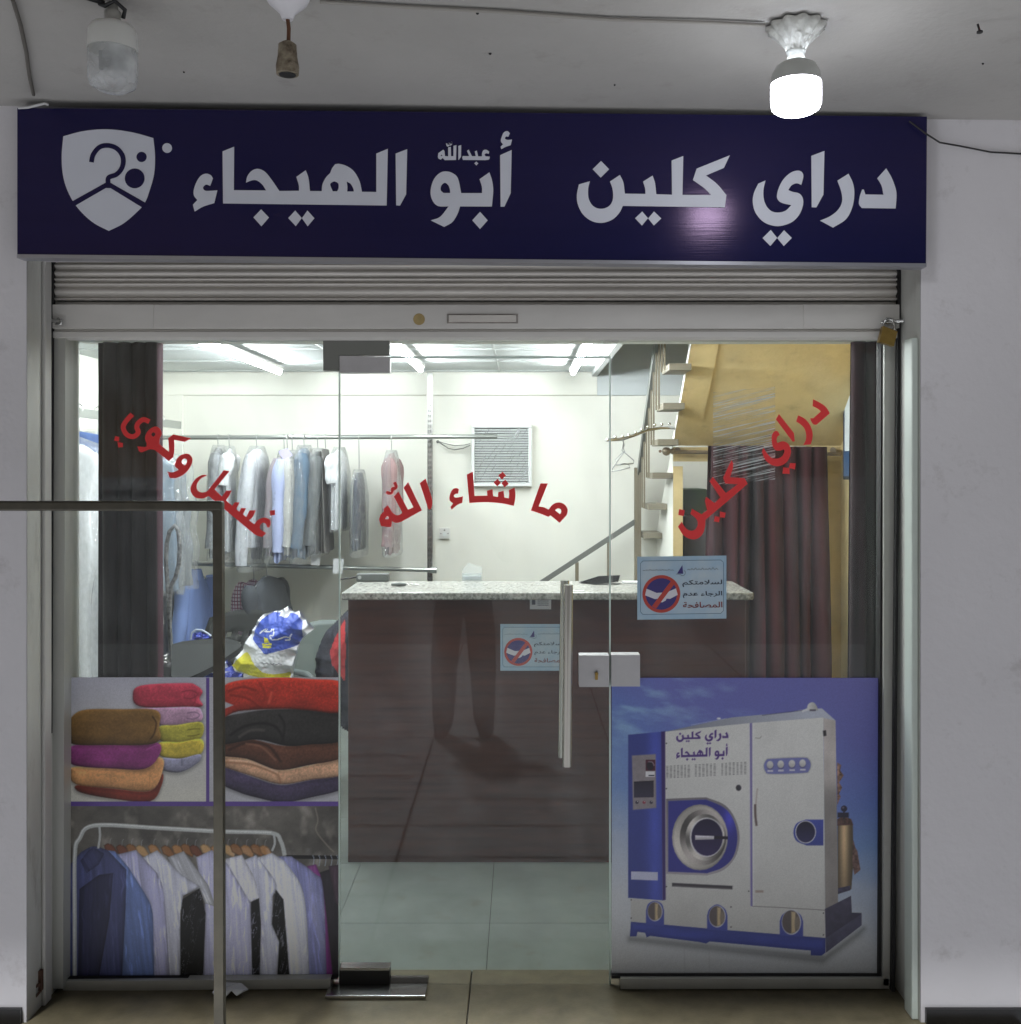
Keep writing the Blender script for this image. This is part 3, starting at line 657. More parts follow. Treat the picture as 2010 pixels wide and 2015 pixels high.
class Can:
    def __init__(s, x0, y0, x1, y1, n):
        s.w = int((x1 - x0) / n); s.h = int((y1 - y0) / n)
        s.X, s.Y = np.meshgrid(np.linspace(x0, x1, s.w), np.linspace(y0, y1, s.h)); s.img = np.zeros((s.h, s.w, 3)); s.n = n
        s.x0, s.y0 = x0, y0
    def region(s, poly, pad=4):
        q = np.array([p[:2] for p in poly]); f = lambda v, o, m: int(np.clip((v - o) / s.n, 0, m))
        return slice(f(q[:, 1].min() - pad, s.y0, s.h), f(q[:, 1].max() + pad, s.y0, s.h) + 1), slice(f(q[:, 0].min() - pad, s.x0, s.w), f(q[:, 0].max() + pad, s.x0, s.w) + 1)
    def sd(s, poly, sl):
        X, Y = s.X[sl], s.Y[sl]; best = np.full(X.shape, 1e9); ins = np.zeros(X.shape, bool)
        for i in range(len(poly)):
            x1, y1 = poly[i][:2]; x2, y2 = poly[i - 1][:2]; dx, dy = x2 - x1, y2 - y1; L2 = dx * dx + dy * dy or 1e-9
            t = np.clip(((X - x1) * dx + (Y - y1) * dy) / L2, 0, 1); best = np.minimum(best, (X - x1 - t * dx) ** 2 + (Y - y1 - t * dy) ** 2)
            if y1 != y2: ins ^= ((y1 > Y) != (y2 > Y)) & (X < dx * (Y - y1) / dy + x1)
        return np.where(ins, 1, -1) * np.sqrt(best)
    def fill(s, pts, col, aa=1.2, alpha=1, shade=None, raw=False):
        poly = pts if raw else smooth(pts); sl = s.region(poly); d = s.sd(poly, sl)
        a = np.clip(.5 + d / aa, 0, 1)[..., None] * alpha
        c = np.array(col, float)
        if shade is not None: c = np.clip(c * shade(s.X[sl], s.Y[sl], d)[..., None], 0, 255)
        s.img[sl] = s.img[sl] * (1 - a) + c * a
    def line(s, pts, w, col, aa=1.2, alpha=1): s.fill(stroke(pts, w), col, aa, alpha, raw=True)
    def soft(s, poly, amount, r):
        """a soft dark blur along an outline, as a photograph shows under and between things"""
        sl = s.region(poly, r); d = s.sd(poly, sl); s.img[sl] *= (1 - amount * np.clip(1 + np.minimum(d, 0) / r, 0, 1) ** 2)[..., None]
    def towel(s, pts, col, r=15, fuzz=.22, seed=1):
        poly = smooth(pts); s.soft([(x, y + 3) for x, y in poly], .22, 8)
        def sh(X, Y, d):
            t = np.clip(d / r, 0, 1); h = np.sqrt(np.clip(1 - (1 - t) ** 2, 0, 1)) * r
            h = h + 5 * vnoise(X, Y, 46, 20, seed, 2); gy, gx = np.gradient(h, s.n)
            return np.clip(.94 + .16 * gy - .10 * gx - .05 * (1 - t) ** 2, .45, 1.3) * (1 - fuzz / 2 + fuzz * vnoise(X, Y, 3.0, 3.0, seed + 5, 2)) * (.86 + .28 * vnoise(X, Y, 40, 30, seed + 9, 2))
        s.fill(poly, col, 2.2, shade=sh, raw=True)
    def cloth(s, pts, col, slant=.0, k=.5, gl=.3, seed=1, rim=.34):
        poly = smooth(pts)
        def sh(X, Y, d):
            U = X - slant * (Y - 1740); st = vnoise(U, Y, 9, 150, seed, 3); e = 1 - rim * np.exp(-np.clip(d, 0, 99) / 3.2)
            g = np.clip(vnoise(U + 9 * vnoise(X, Y, 30, 30, seed + 3, 2), Y, 5, 34, seed + 8, 2) - .60, 0, 1) * 3 * gl
            fine = vnoise(U + 3 * vnoise(X, Y, 40, 60, seed + 4, 2), Y, 3.2, 190, seed + 13, 2); rg = 1 - np.abs(2 * vnoise(X + .25 * Y, Y - .1 * X, 5, 22, seed + 30, 2) - 1)
            if gl > 1: return .8 + gl * 3.2 * np.clip(rg - .88, 0, 1) * np.clip(vnoise(X, Y, 20, 46, seed + 41, 2) * 3 - 1.2, 0, 1) * 5
            return (1 - k / 2 + k * (.6 * st + .4 * fine) + .06) * e + g
        s.fill(poly, col, 1.6, shade=sh, raw=True)
    def sheet(s, d, name, label, rough=.4):
        a = s.img / 255; a = np.where(a <= .04045, a / 12.92, ((a + .055) / 1.055) ** 2.4)
        w, h = s.w, s.h
        co = np.empty((h, w, 3)); co[..., 0] = (s.X - 1028) * d / F; co[..., 1] = d; co[..., 2] = H - (s.Y - 920) * d / F
        org = np.array([co[..., 0].mean(), d, co[..., 2].min()])
        idx = np.arange(w * h).reshape(h, w); q = np.stack([idx[1:, :-1], idx[1:, 1:], idx[:-1, 1:], idx[:-1, :-1]], -1).reshape(-1, 4)
        me = bpy.data.meshes.new(name); me.vertices.add(w * h); me.vertices.foreach_set('co', (co - org).reshape(-1).astype(np.float32))
        me.loops.add(q.size); me.loops.foreach_set('vertex_index', q.reshape(-1).astype(np.int32))
        me.polygons.add(len(q)); me.polygons.foreach_set('loop_start', np.arange(0, q.size, 4, dtype=np.int32)); me.polygons.foreach_set('loop_total', np.full(len(q), 4, np.int32))
        me.update(calc_edges=True)
        at = me.color_attributes.new('ink', 'FLOAT_COLOR', 'POINT'); at.data.foreach_set('color', np.concatenate([a, np.ones((h, w, 1))], -1).reshape(-1).astype(np.float32))
        m = mat('printed_ink', (200, 200, 200), rough)
        if not m.node_tree.nodes.get('ink'):
            n = m.node_tree.nodes.new('ShaderNodeVertexColor'); n.name = 'ink'; n.layer_name = 'ink'; m.node_tree.links.new(n.outputs[0], m.node_tree.nodes['Principled BSDF'].inputs['Base Color'])
        me.materials.append(m)
        o = bpy.data.objects.new(name, me); COL.objects.link(o); o.location = org
        return tag(o, label, 'poster')
T1, T4 = zr(0, 1100, 2.876), zr(0, 1555, 2.876)
cv = Can(131, 1333, 666, 1926, 1.3)
cv.img[:] = (176, 176, 182)
VN = lambda sx, sy, sd_, o=3: vnoise(cv.X, cv.Y, sx, sy, sd_, o)[..., None]
left = ((cv.X < 409) & (cv.Y < 1582))[..., None]
g_ = np.clip((cv.Y - 1333) / 245, 0, 1)[..., None]
cv.img = np.where(left, (176, 176, 190) * (1 - g_) + np.array((196, 194, 182)) * g_, cv.img) * (.96 + .08 * VN(60, 60, 3, 2))
def S1(pts): return [p + (1,) for p in T1(pts)]
for n_, (c, r, pts) in enumerate((
    ((206, 62, 84), 17, [(752, 770), (800, 716), (1050, 702), (1110, 715), (1147, 750), (1130, 790), (1142, 835), (1000, 842), (790, 835)]),
    ((196, 152, 182), 13, [(775, 850), (900, 842), (1100, 838), (1142, 862), (1140, 915), (1050, 945), (905, 940), (880, 880)]),
    ((186, 178, 62), 13, [(900, 950), (1000, 940), (1142, 925), (1140, 1010), (1050, 1042), (910, 1030)]),
    ((216, 192, 62), 13, [(900, 1040), (1020, 1036), (1142, 1020), (1140, 1100), (1030, 1130), (910, 1115)]),
    ((146, 146, 172), 12, [(905, 1128), (1020, 1130), (1130, 1105), (1125, 1150), (1020, 1208), (910, 1190)]),
    ((132, 42, 26), 12, [(440, 1280), (640, 1300), (850, 1312), (918, 1215), (915, 1280), (850, 1372), (640, 1358), (455, 1322)]),
    ((228, 160, 98), 18, [(400, 1210), (430, 1175), (680, 1172), (905, 1120), (918, 1210), (850, 1312), (640, 1300), (430, 1276)]),
    ((150, 54, 128), 18, [(384, 1110), (420, 1055), (680, 1050), (890, 1040), (902, 1110), (820, 1188), (620, 1186), (450, 1175), (390, 1150)]),
    ((128, 92, 42), 26, [(384, 960), (410, 890), (490, 852), (700, 850), (860, 850), (908, 882), (900, 950), (908, 1020), (830, 1052), (600, 1054), (430, 1052), (390, 1020)]))):
    cv.towel(S1(pts), c, r, seed=20 + n_)
for pts, w, c, al in (([(1030, 752), (1080, 744), (1118, 765), (1085, 790), (1040, 786)], 1.6, (120, 30, 46), .7), ([(1100, 765), (1105, 800), (1090, 830)], 1.6, (120, 30, 46), .6), ([(1060, 872), (1105, 868), (1130, 885), (1100, 906), (1058, 902)], 1.5, (110, 80, 110), .8),
    ([(1062, 968), (1100, 962), (1132, 962)], 1.6, (90, 80, 20), .8), ([(1062, 1002), (1100, 1000), (1130, 992)], 1.6, (90, 80, 20), .8), ([(862, 890), (884, 930), (872, 990), (850, 1020)], 3, (66, 44, 18), .8), ([(880, 900), (900, 940), (886, 1000)], 2, (160, 122, 66), .7), ([(1030, 1130), (1030, 1170)], 1.5, (80, 80, 100), .6), ([(830, 1080), (870, 1060), (892, 1052)], 2, (200, 90, 170), .5), ([(850, 1210), (846, 1290)], 2, (170, 110, 60), .5)):
    cv.line(T1(pts), w, c, 2.2, al)
for n_, (c, r, pts) in enumerate((
    ((70, 60, 90), 18, [(1235, 1170), (1430, 1235), (1590, 1280), (1760, 1250), (1940, 1215), (1940, 1300), (1760, 1350), (1600, 1378), (1450, 1350), (1350, 1320), (1245, 1265)]),
    ((216, 166, 128), 14, [(1235, 1120), (1400, 1128), (1580, 1190), (1760, 1165), (1940, 1115), (1940, 1220), (1760, 1250), (1590, 1275), (1430, 1230), (1240, 1165)]),
    ((100, 60, 42), 20, [(1235, 1045), (1400, 1018), (1600, 1058), (1760, 1045), (1940, 1015), (1940, 1122), (1740, 1168), (1570, 1194), (1400, 1132), (1240, 1110)]),
    ((52, 50, 48), 24, [(1235, 915), (1400, 868), (1600, 850), (1940, 860), (1940, 1022), (1760, 1050), (1620, 1058), (1450, 1022), (1240, 1046)]),
    ((204, 54, 36), 28, [(1235, 905), (1255, 742), (1340, 690), (1560, 672), (1760, 680), (1940, 704), (1940, 864), (1740, 856), (1600, 848), (1350, 862)]))):
    cv.towel(S1(pts), c, r, fuzz=.3, seed=50 + n_)
cv.fill(T1([(1255, 800), (1322, 828), (1262, 852)]), (170, 168, 176), 2)
for pts, w, c in (([(1290, 750), (1370, 725), (1450, 745)], 4, (120, 24, 16)), ([(1470, 700), (1500, 770), (1480, 830)], 4, (150, 34, 22)), ([(1540, 750), (1520, 820)], 5, (226, 84, 60)), ([(1300, 770), (1400, 790), (1470, 840)], 3, (120, 24, 16)),
    ([(1300, 1000), (1380, 950), (1480, 930), (1560, 950), (1600, 1010)], 5, (22, 20, 20)), ([(1350, 1010), (1420, 970), (1500, 970)], 5, (84, 80, 74)), ([(1580, 880), (1610, 940), (1600, 1040)], 4, (24, 22, 22)),
    ([(1290, 1085), (1400, 1040), (1520, 1060), (1590, 1150)], 5, (50, 26, 18)), ([(1390, 1045), (1480, 1064), (1560, 1140)], 3, (150, 100, 76)), ([(1275, 1150), (1420, 1164), (1560, 1215), (1588, 1268)], 4, (150, 100, 70)), ([(1300, 1140), (1420, 1150), (1570, 1208)], 3, (236, 200, 166))):
    cv.line(T1(pts), w, c, 4, .75)
k_ = (cv.Y > 1582)
base_ = 84 + 66 * (vnoise(cv.X, cv.Y, 60, 46, 5, 4) - .5) + 46 * np.clip(vnoise(cv.X, cv.Y, 26, 36, 15, 3) - .56, 0, 1) * 3
wallc = np.stack([base_ * 1.04, base_, base_ * .93], -1)
cv.img = np.where(k_[..., None], wallc, cv.img)
vio = (88, 62, 142)
cv.img[(cv.Y > 1333) & (cv.Y < 1582) & (cv.X > 405.5) & (cv.X < 412.5)] = vio
cv.img[(cv.Y > 1577.5) & (cv.Y < 1586.5)] = vio
cv.line(T4([(1785, 100), (1800, 170), (1790, 230), (1850, 310), (1890, 350)]), 2.4, (150, 140, 124), 2, .6)
cv.line(T4([(1620, 378), (1800, 380), (1935, 382)]), 7, (16, 16, 18))
for i in range(5): cv.line(T4([(1770 + i * 34, 368), (1778 + i * 34, 390), (1772 + i * 34, 430)]), 1.3, (150, 160, 176))
rsd = random.Random(5)
for i, x in enumerate((622, 690, 745, 800, 870, 945, 1005, 1055, 1105, 1165, 1225, 1290, 1335, 1395, 1450, 1500)):
    y = 322 + (i * 7) % 12
    tone = rsd.choice(((140, 92, 50), (170, 120, 70), (112, 62, 40), (186, 146, 96)))
    cv.fill(T4([(x - 34, y - 8), (x - 12, y - 20, 1), (x + 18, y - 8, 1), (x + 44, y + 30), (x + 36, y + 58), (x + 6, y + 44), (x - 22, y + 28)]), tone, 2, shade=lambda X, Y, d: .62 + .4 * np.clip(d / 3, 0, 1))
    cv.line(T4([(x, y - 14), (x + 2, y - 40), (x + 10, y - 50)]), 1, (150, 152, 154), 1.4, .8)
def C(c, pts, **k): cv.cloth([((a if a < 665 else a + 4), b) + tuple(r) for a, b, *r in T4(pts)], c, **k)
C((40, 36, 44), [(1800, 470), (1890, 440), (1935, 480), (1935, 1060), (1880, 1060), (1830, 640)], seed=1)
C((70, 52, 66), [(1860, 430), (1935, 420), (1935, 700), (1900, 640)], seed=21)
C((134, 52, 136), [(1740, 430), (1790, 420), (1830, 560, 1), (1886, 1060), (1800, 1060)], seed=2)
C((128, 132, 184), [(1540, 375), (1650, 375), (1780, 470, 1), (1830, 560, 1), (1850, 1060), (1740, 1060)], slant=.12, seed=3)
C((206, 208, 222), [(1430, 390), (1540, 355), (1610, 400), (1700, 530, 1), (1735, 700, 1), (1752, 1060), (1620, 1060), (1590, 640)], slant=.10, seed=4)
C((20, 20, 22), [(1560, 560), (1605, 620), (1640, 1060), (1570, 1060), (1580, 850), (1536, 760)], slant=.05, gl=2.6, seed=5, rim=.2)
C((190, 192, 212), [(1370, 400), (1450, 368), (1560, 520, 1), (1545, 600), (1540, 760), (1580, 860), (1570, 1060), (1470, 1060), (1450, 640)], slant=.08, seed=6)
C((24, 24, 28), [(1425, 618), (1467, 610), (1478, 760), (1470, 1060), (1424, 1060), (1405, 760)], gl=2.6, seed=7, rim=.2)
C((212, 212, 226), [(1270, 390), (1370, 366), (1440, 500, 1), (1467, 612), (1405, 640), (1424, 1060), (1270, 1060), (1260, 560)], slant=.06, seed=8)
C((182, 182, 214), [(1110, 380), (1200, 338), (1290, 420), (1390, 590, 1), (1420, 640), (1428, 1060), (1150, 1060), (1160, 640), (1130, 500)], slant=.04, seed=9)
C((20, 20, 22), [(1030, 620), (1132, 555), (1165, 700), (1150, 1060), (1020, 1060), (1015, 880)], gl=2.8, seed=10, rim=.2)
C((176, 178, 186), [(950, 380), (1040, 345), (1110, 440, 1), (1180, 540), (1220, 660), (1160, 640), (1130, 556), (1040, 596), (1000, 500)], slant=.5, seed=11)
C((196, 198, 216), [(800, 385), (890, 340), (1030, 480), (1132, 545), (1038, 598), (1020, 700), (1022, 1060), (860, 1060), (846, 640)], slant=.1, seed=12)
C((168, 168, 206), [(640, 370), (770, 338), (890, 470), (930, 600, 1), (962, 1060), (868, 1060), (846, 640)], slant=.12, seed=13)
C((100, 122, 182), [(560, 335), (650, 345), (730, 440), (840, 620, 1), (866, 700), (874, 1060), (690, 1060), (700, 640)], slant=.12, seed=14)
C((64, 70, 116), [(370, 450), (460, 350), (530, 318, 1), (610, 340), (715, 450), (712, 640), (690, 1060), (360, 1060)], slant=.05, seed=15)
C((42, 44, 78), [(560, 480), (640, 470), (620, 720), (560, 1060), (440, 1060), (450, 560)], slant=-.02, seed=16, k=.6)
C((56, 60, 100), [(455, 400), (520, 330, 1), (590, 360), (560, 420), (490, 470)], slant=.6, seed=17)
hz_ = ((cv.Y > 1668) & (cv.X > 300) & (cv.X < 640))[..., None] * np.clip(vnoise(cv.X - .22 * cv.Y, cv.Y, 16, 120, 77, 3) - .5, 0, 1)[..., None] * 1.1
cv.img += hz_ * np.clip((cv.img.mean(-1, keepdims=True) - 60) / 80, 0, 1) * (np.array((206, 208, 226)) - cv.img)
cv.line(T4([(423, 1060), (423, 700), (424, 360), (450, 275), (535, 200), (900, 215), (1250, 234), (1535, 243), (1590, 290), (1612, 370)]), 8, (178, 182, 180), 2)
cv.line(T4([(420, 1060), (420, 700), (421, 362), (446, 275), (532, 196), (900, 211), (1250, 230), (1535, 239)]), 2.2, (220, 222, 220), 2, .8)
cv.line(T4([(562, 205), (566, 260), (556, 330)]), 4.4, (176, 180, 180)); cv.line(T4([(1550, 250), (1556, 300), (1540, 345)]), 4.4, (176, 180, 180))
gr_ = cv.img.mean(-1, keepdims=True); cv.img = gr_ + (cv.img - gr_) * .88
cv.img = np.clip(cv.img * 1.12 * (.955 + .09 * np.random.RandomState(3).rand(cv.h, cv.w, 1)), 0, 255)
cv.sheet(DPO, 'poster', 'printed poster of folded towels and a rack of bagged shirts on the left pane')
# ------------------------------------------------------------------ machine poster
mv = Can(1204, 1334, 1732.5, 1922, 1.3)
X, Y = mv.X, mv.Y
tt = np.clip((Y - 1334) / 588, 0, 1) - .10 * (X - 1468) / 264 + .26 * (vnoise(X, Y, 150, 130, 4, 4) - .5) + .06 * (1 - np.clip((X - 1204) / 120, 0, 1))
ks = np.array([-.2, .1, .30, .5, .66, .85, 1.2])
cs = np.array([(104, 100, 170), (98, 102, 176), (92, 114, 184), (106, 136, 188), (158, 170, 192), (186, 190, 196), (196, 198, 200)], float)
mv.img = np.stack([np.interp(tt, ks, cs[:, i]) for i in range(3)], -1)
wi = np.clip(vnoise(X + .7 * Y, Y * 1.2 - .3 * X, 70, 26, 33, 4) - .52, 0, 1) * 3 * np.clip(1 - (Y - 1334) / 260, 0, 1) * np.clip(1.25 - (X - 1204) / 260, 0, 1)
mv.img += wi[..., None] * (np.array((150, 196, 214)) - mv.img) * .8
Q = mv.fill
MW, MG, BL, DK, GR = (204, 203, 200), (172, 176, 190), (58, 70, 160), (44, 40, 60), (136, 126, 122)
lr_ = lambda a, b, x0, x1: (lambda X, Y, d: a + (b - a) * np.clip((X - x0) / (x1 - x0), 0, 1))
ud_ = lambda a, b, y0, y1: (lambda X, Y, d: a + (b - a) * np.clip((Y - y0) / (y1 - y0), 0, 1))
mott = lambda sc, k, sd_: (lambda X, Y, d: 1 - k / 2 + k * vnoise(X, Y, sc, sc, sd_, 3))
mv.soft(smooth([(1240, 1846), (1400, 1862), (1625, 1884), (1700, 1828), (1690, 1840), (1620, 1892), (1400, 1868), (1240, 1850)]), .25, 14)
Q([(1649, 1624), (1679, 1624), (1680, 1700), (1676, 1750), (1649, 1757)], (178, 150, 112), shade=lambda X, Y, d: .45 + .75 * np.exp(-((X - 1662) / 9) ** 2) * (1 - .5 * np.clip((Y - 1660) / 90, 0, 1)))
Q([(1648, 1612), (1660, 1606), (1676, 1612), (1680, 1624), (1648, 1625)], (92, 66, 60), shade=mott(4, .8, 3))
Q(rect(1649, 1599, 1671, 1609), DK); Q(ell(1661.6, 1591.5, 6.2), DK); Q(rect(1660, 1596, 1663, 1612), DK); Q(ell(1660, 1589.5, 2), (110, 100, 120), 2)
Q([(1679, 1650), (1684, 1668), (1688, 1675), (1694, 1712), (1682, 1722), (1678, 1700)], (110, 82, 76), shade=mott(5, 1.1, 8))
Q([(1648, 1500), (1656, 1506), (1654, 1516), (1661, 1526), (1652, 1540), (1658, 1550), (1652, 1562), (1655, 1568), (1648, 1585)], (130, 98, 82), shade=mott(5, 1.3, 9))
Q([(1649, 1748), (1674, 1743), (1674, 1752), (1649, 1760)], (60, 56, 80), shade=mott(4, .8, 2))
Q([(1309, 1440), (1440, 1412), (1560, 1401), (1575, 1397), (1618, 1394), (1645, 1418), (1618, 1416)], MG, shade=lr_(.72, 1.05, 1320, 1600))
mv.line([(1500, 1408), (1530, 1404), (1580, 1398)], 1.6, (60, 58, 80), 1.6, .6); mv.line([(1360, 1427), (1430, 1414)], 1.4, (196, 200, 206), 1.6, .5); Q(ell(1415, 1414, 4, 2), (206, 208, 212), 2)
Q([(1588, 1398), (1591, 1386, 1), (1600, 1382, 1), (1607, 1388, 1), (1611, 1398)], MW, 2, shade=lr_(1.02, .8, 1590, 1610)); Q(rect(1594, 1396, 1606, 1399.5), DK, 1.6, .7); Q([(1578, 1399), (1588, 1394), (1590, 1398), (1580, 1402)], (206, 206, 210), 2)
Q([(1621, 1413), (1645, 1418), (1650, 1777), (1624, 1790)], (176, 168, 164), shade=lambda X, Y, d: np.where(Y < 1525, 1.08, .78 + .3 * np.exp(-((Y - 1525) / 30) ** 2)) * (.92 + .16 * vnoise(X, Y, 20, 30, 7, 2)))
Q([(1309, 1440), (1476, 1423), (1621, 1412), (1625, 1847), (1400, 1828), (1242, 1814), (1242, 1768), (1309, 1773)], MW, shade=lambda X, Y, d: (1.0 - .10 * np.clip((Y - 1480) / 330, 0, 1) + .03 * np.clip((X - 1400) / 200, -1, 1)) * (.97 + .06 * vnoise(X, Y, 50, 60, 12, 3)))
Q([(1624, 1789), (1675.5, 1763), (1677, 1796), (1696, 1797), (1696, 1821), (1626, 1875)], (64, 60, 84), shade=mott(14, .35, 5))
Q([(1626, 1846), (1696, 1799), (1696, 1821), (1626, 1875)], (78, 76, 104), shade=mott(14, .25, 6))
Q([(1242, 1814), (1400, 1828), (1625, 1846), (1625, 1875), (1617, 1881), (1596, 1880), (1596, 1871), (1397, 1853), (1390, 1857), (1376, 1854), (1280, 1842), (1273, 1845), (1270, 1836), (1255, 1834), (1253, 1843), (1240, 1843)], BL, shade=lambda X, Y, d: .86 + .24 * np.clip(d / 7, 0, 1) * vnoise(X, Y, 60, 20, 4, 2))
Q([(1236.6, 1446), (1302.7, 1440), (1304.5, 1772), (1236.6, 1767)], BL, shade=lambda X, Y, d: (.84 + .26 * np.exp(-((X - 1290) / 16) ** 2)) * (.94 + .12 * vnoise(X, Y, 26, 60, 31, 3)))
Q([(1301.5, 1440), (1309.5, 1439), (1310.5, 1771), (1304.5, 1772)], (52, 32, 100), 2)
Q([(1244, 1487), (1291, 1484), (1292, 1590), (1246, 1594)], (132, 124, 128), 2.6, shade=mott(8, .14, 3))
Q(rect(1271, 1495, 1290, 1517), (74, 24, 44)); Q(ell(1280, 1507, 7, 9), (34, 26, 40), 2); mv.line([(1276, 1499), (1284, 1500), (1288, 1507)], 1.4, (190, 170, 180), 1.4, .8)
Q(rect(1271, 1518, 1289, 1529), (206, 204, 208)); Q(rect(1277, 1525, 1288, 1527.5), DK)
Q([(1248, 1539), (1287, 1537), (1287, 1569), (1248, 1570)], (48, 44, 64), shade=ud_(.8, 1.1, 1537, 1570)); mv.line([(1248, 1539), (1287, 1537)], 1.6, (24, 20, 34))
for x, c in ((1254, DK), (1268, (140, 44, 64)), (1282, DK)): Q(ell(x, 1579, 3), c, 1.6); Q(ell(x + .8, 1577.6, .9), (200, 196, 200), 1.4)
Q([(1242.5, 1715), (1295, 1716.5), (1295, 1733), (1242.5, 1731)], (178, 180, 204))
def dsh(i): return [(1311 + i, 1572 + i), (1390, 1569 + i), (1428 - i * .6, 1585 + i, 1), (1449 - i, 1615, 1), (1456 - i, 1650, 1), (1448 - i, 1686, 1), (1425 - i * .6, 1712 - i, 1), (1392, 1723 - i), (1311 + i, 1720 - i)]
Q(dsh(0), (134, 128, 134), shade=lambda X, Y, d: .85 + .3 * np.clip((Y - 1570) / 150, 0, 1)); Q(dsh(4.5), (52, 52, 150), 2, shade=lambda X, Y, d: .8 + .45 * np.exp(-(((X - 1436) / 12) ** 2 + ((Y - 1610) / 26) ** 2)) + .12 * np.clip((1650 - X) / 300, 0, 1))
ang = lambda cx, cy: (lambda X, Y: np.arctan2(Y - cy, X - cx))
def ringsh(lo, hi, n, ph): return lambda X, Y, d: lo + (hi - lo) * (.5 + .5 * np.cos(n * np.arctan2(Y - 1648, X - 1384) + ph))
Q(ell(1378, 1648, 55, 65), (196, 190, 182), 2, shade=lambda X, Y, d: (.80 + .22 * np.clip(d / 5, 0, 1)) * (.92 + .12 * np.cos(2 * np.arctan2(Y - 1648, X - 1378) + 1)))
Q(ell(1384, 1648, 46, 55), (170, 162, 158), 2, shade=ringsh(.42, 1.12, 2, 2.0)); Q(ell(1388, 1648, 38.5, 46), (196, 190, 184), 2, shade=ringsh(.5, 1.08, 3, .6))
Q(ell(1391, 1648, 33, 39), (206, 204, 206), 2); Q(ell(1392, 1648, 31, 36.5), (40, 30, 72), 2, shade=ud_(.75, 1.2, 1612, 1684))
Q([(1368.5, 1644), (1406, 1645.5), (1406, 1652), (1368.5, 1653)], (206, 202, 210), shade=ud_(1.1, .75, 1644, 1653)); Q([(1406, 1645), (1433, 1646), (1433, 1652), (1406, 1651)], (30, 24, 40))
Q([(1476, 1423), (1480.5, 1423), (1481.5, 1784), (1477.5, 1783)], (116, 106, 166), 1.6); mv.line([(1483, 1424), (1483.5, 1783)], 1.2, (222, 222, 222), 1.6, .7)
mv.line([(1481, 1783.5), (1550, 1787), (1625, 1791.5)], 1.2, (110, 104, 104), 1.2)
for g0, g1, n in ((1314, 1356, 7), (1370, 1407, 6), (1422, 1467, 7)):
    for i in range(n):
        for j in range(9):
            x = g0 + (g1 - g0) * i / (n - 1) - 2; y = 1507.5 + j * 2.85 - (x - 1314) * .052; Q(rect(x, y, x + 3.8, y + 1.1), (62, 58, 62), 1.3, .55 + .35 * ((i * 5 + j * 3) % 4) / 3, raw=True)
Q(ell(1454, 1550.5, 5.4, 6), (40, 38, 48), 2, shade=lr_(.8, 1.4, 1450, 1460))
GP = [(1504, 1506, 1), (1509, 1496, 1), (1518, 1493.5, 1), (1580, 1491, 1), (1592, 1495, 1), (1596, 1505, 1), (1592, 1517, 1), (1582, 1521, 1), (1518, 1523, 1), (1507, 1518, 1)]
mv.soft(smooth(GP), .2, 4); Q(GP, (112, 116, 178), 1.6)
for i, x in enumerate((1516, 1537, 1559, 1580)):
    Q(ell(x, 1507 - i, 7, 8), (92, 88, 130), 2, .8); Q(ell(x, 1505 - i, 6.4, 7.4), (204, 202, 200), 1.8, shade=ud_(1.05, .8, 1496, 1514)); Q(rect(x - 5, 1515.5 - i * .8, x + 6, 1519 - i * .8), (196, 194, 204))
Q([(1621, 1613), (1621, 1664), (1588, 1664), (1568, 1655, 1), (1562, 1638, 1), (1568, 1621, 1), (1586, 1613)], BL, 1.6, shade=ud_(1.05, .9, 1613, 1664)); Q(ell(1586, 1637.5, 20.5, 22.5), (200, 200, 204)); Q(ell(1586, 1637.5, 18.8, 20.8), (36, 34, 70), 1.8, shade=ud_(.7, 1.3, 1617, 1658))
mv.line([(1491, 1552), (1488, 1585), (1489, 1626)], 3, (178, 168, 164), 2); mv.line([(1486.5, 1583), (1487, 1605), (1489.5, 1625)], 4.4, (100, 84, 82), 2)
mv.line([(1323, 1741), (1380, 1744), (1442, 1747)], 7, (58, 54, 60), 2); mv.line([(1325, 1743), (1380, 1746.5), (1440, 1749)], 2, (104, 100, 104), 2, .7)
for cx, cy, hw, top in ((1289.5, 1794, 17.8, 1773), (1412, 1803.7, 20, 1780), (1558, 1815, 23, 1791)):
    Q([(cx - hw, cy + 26), (cx - hw, cy - 2), (cx - hw * .75, cy - 15, 1), (cx, top, 1), (cx + hw * .75, cy - 15, 1), (cx + hw, cy - 2), (cx + hw, cy + 29)], (62, 72, 160), 2)
    Q(ell(cx, cy, hw * .84, hw * 1.08), (190, 190, 200), 1.8); Q(ell(cx - .8, cy - .5, hw * .76, hw), (92, 82, 82), 1.8); Q([(cx, cy - hw * .9), (cx + hw * .35, cy - hw * .85), (cx + hw * .34, cy + hw * .85), (cx, cy + hw * .95)], (190, 168, 130), 3); Q(ell(cx + hw * .5, cy + hw * .1, hw * .22, hw * .6), (128, 116, 104), 4)
for x, y in ((1242.5, 1771), (1242.5, 1807), (1439, 1785), (1439, 1824.5), (1474, 1754), (1312, 1463), (1312, 1552), (1312, 1745), (1621, 1797), (1621, 1840)): Q(ell(x, y, 1.3, n=8), (50, 46, 50), 1.6)
Q([(1620, 1438), (1626, 1437), (1627, 1448), (1621, 1449)], (50, 46, 50), 1.8); mv.line([(1487, 1452), (1495, 1453), (1499, 1449)], 1.4, (150, 146, 140), 1.6); Q(rect(1487, 1752, 1503, 1757), (150, 130, 120), 1.6, .8)
for x in (1347, 1396): mv.line([(x, 1862), (x + 1, 1920)], 1.6, (150, 150, 156), 3, .35)
PU = (74, 42, 124)
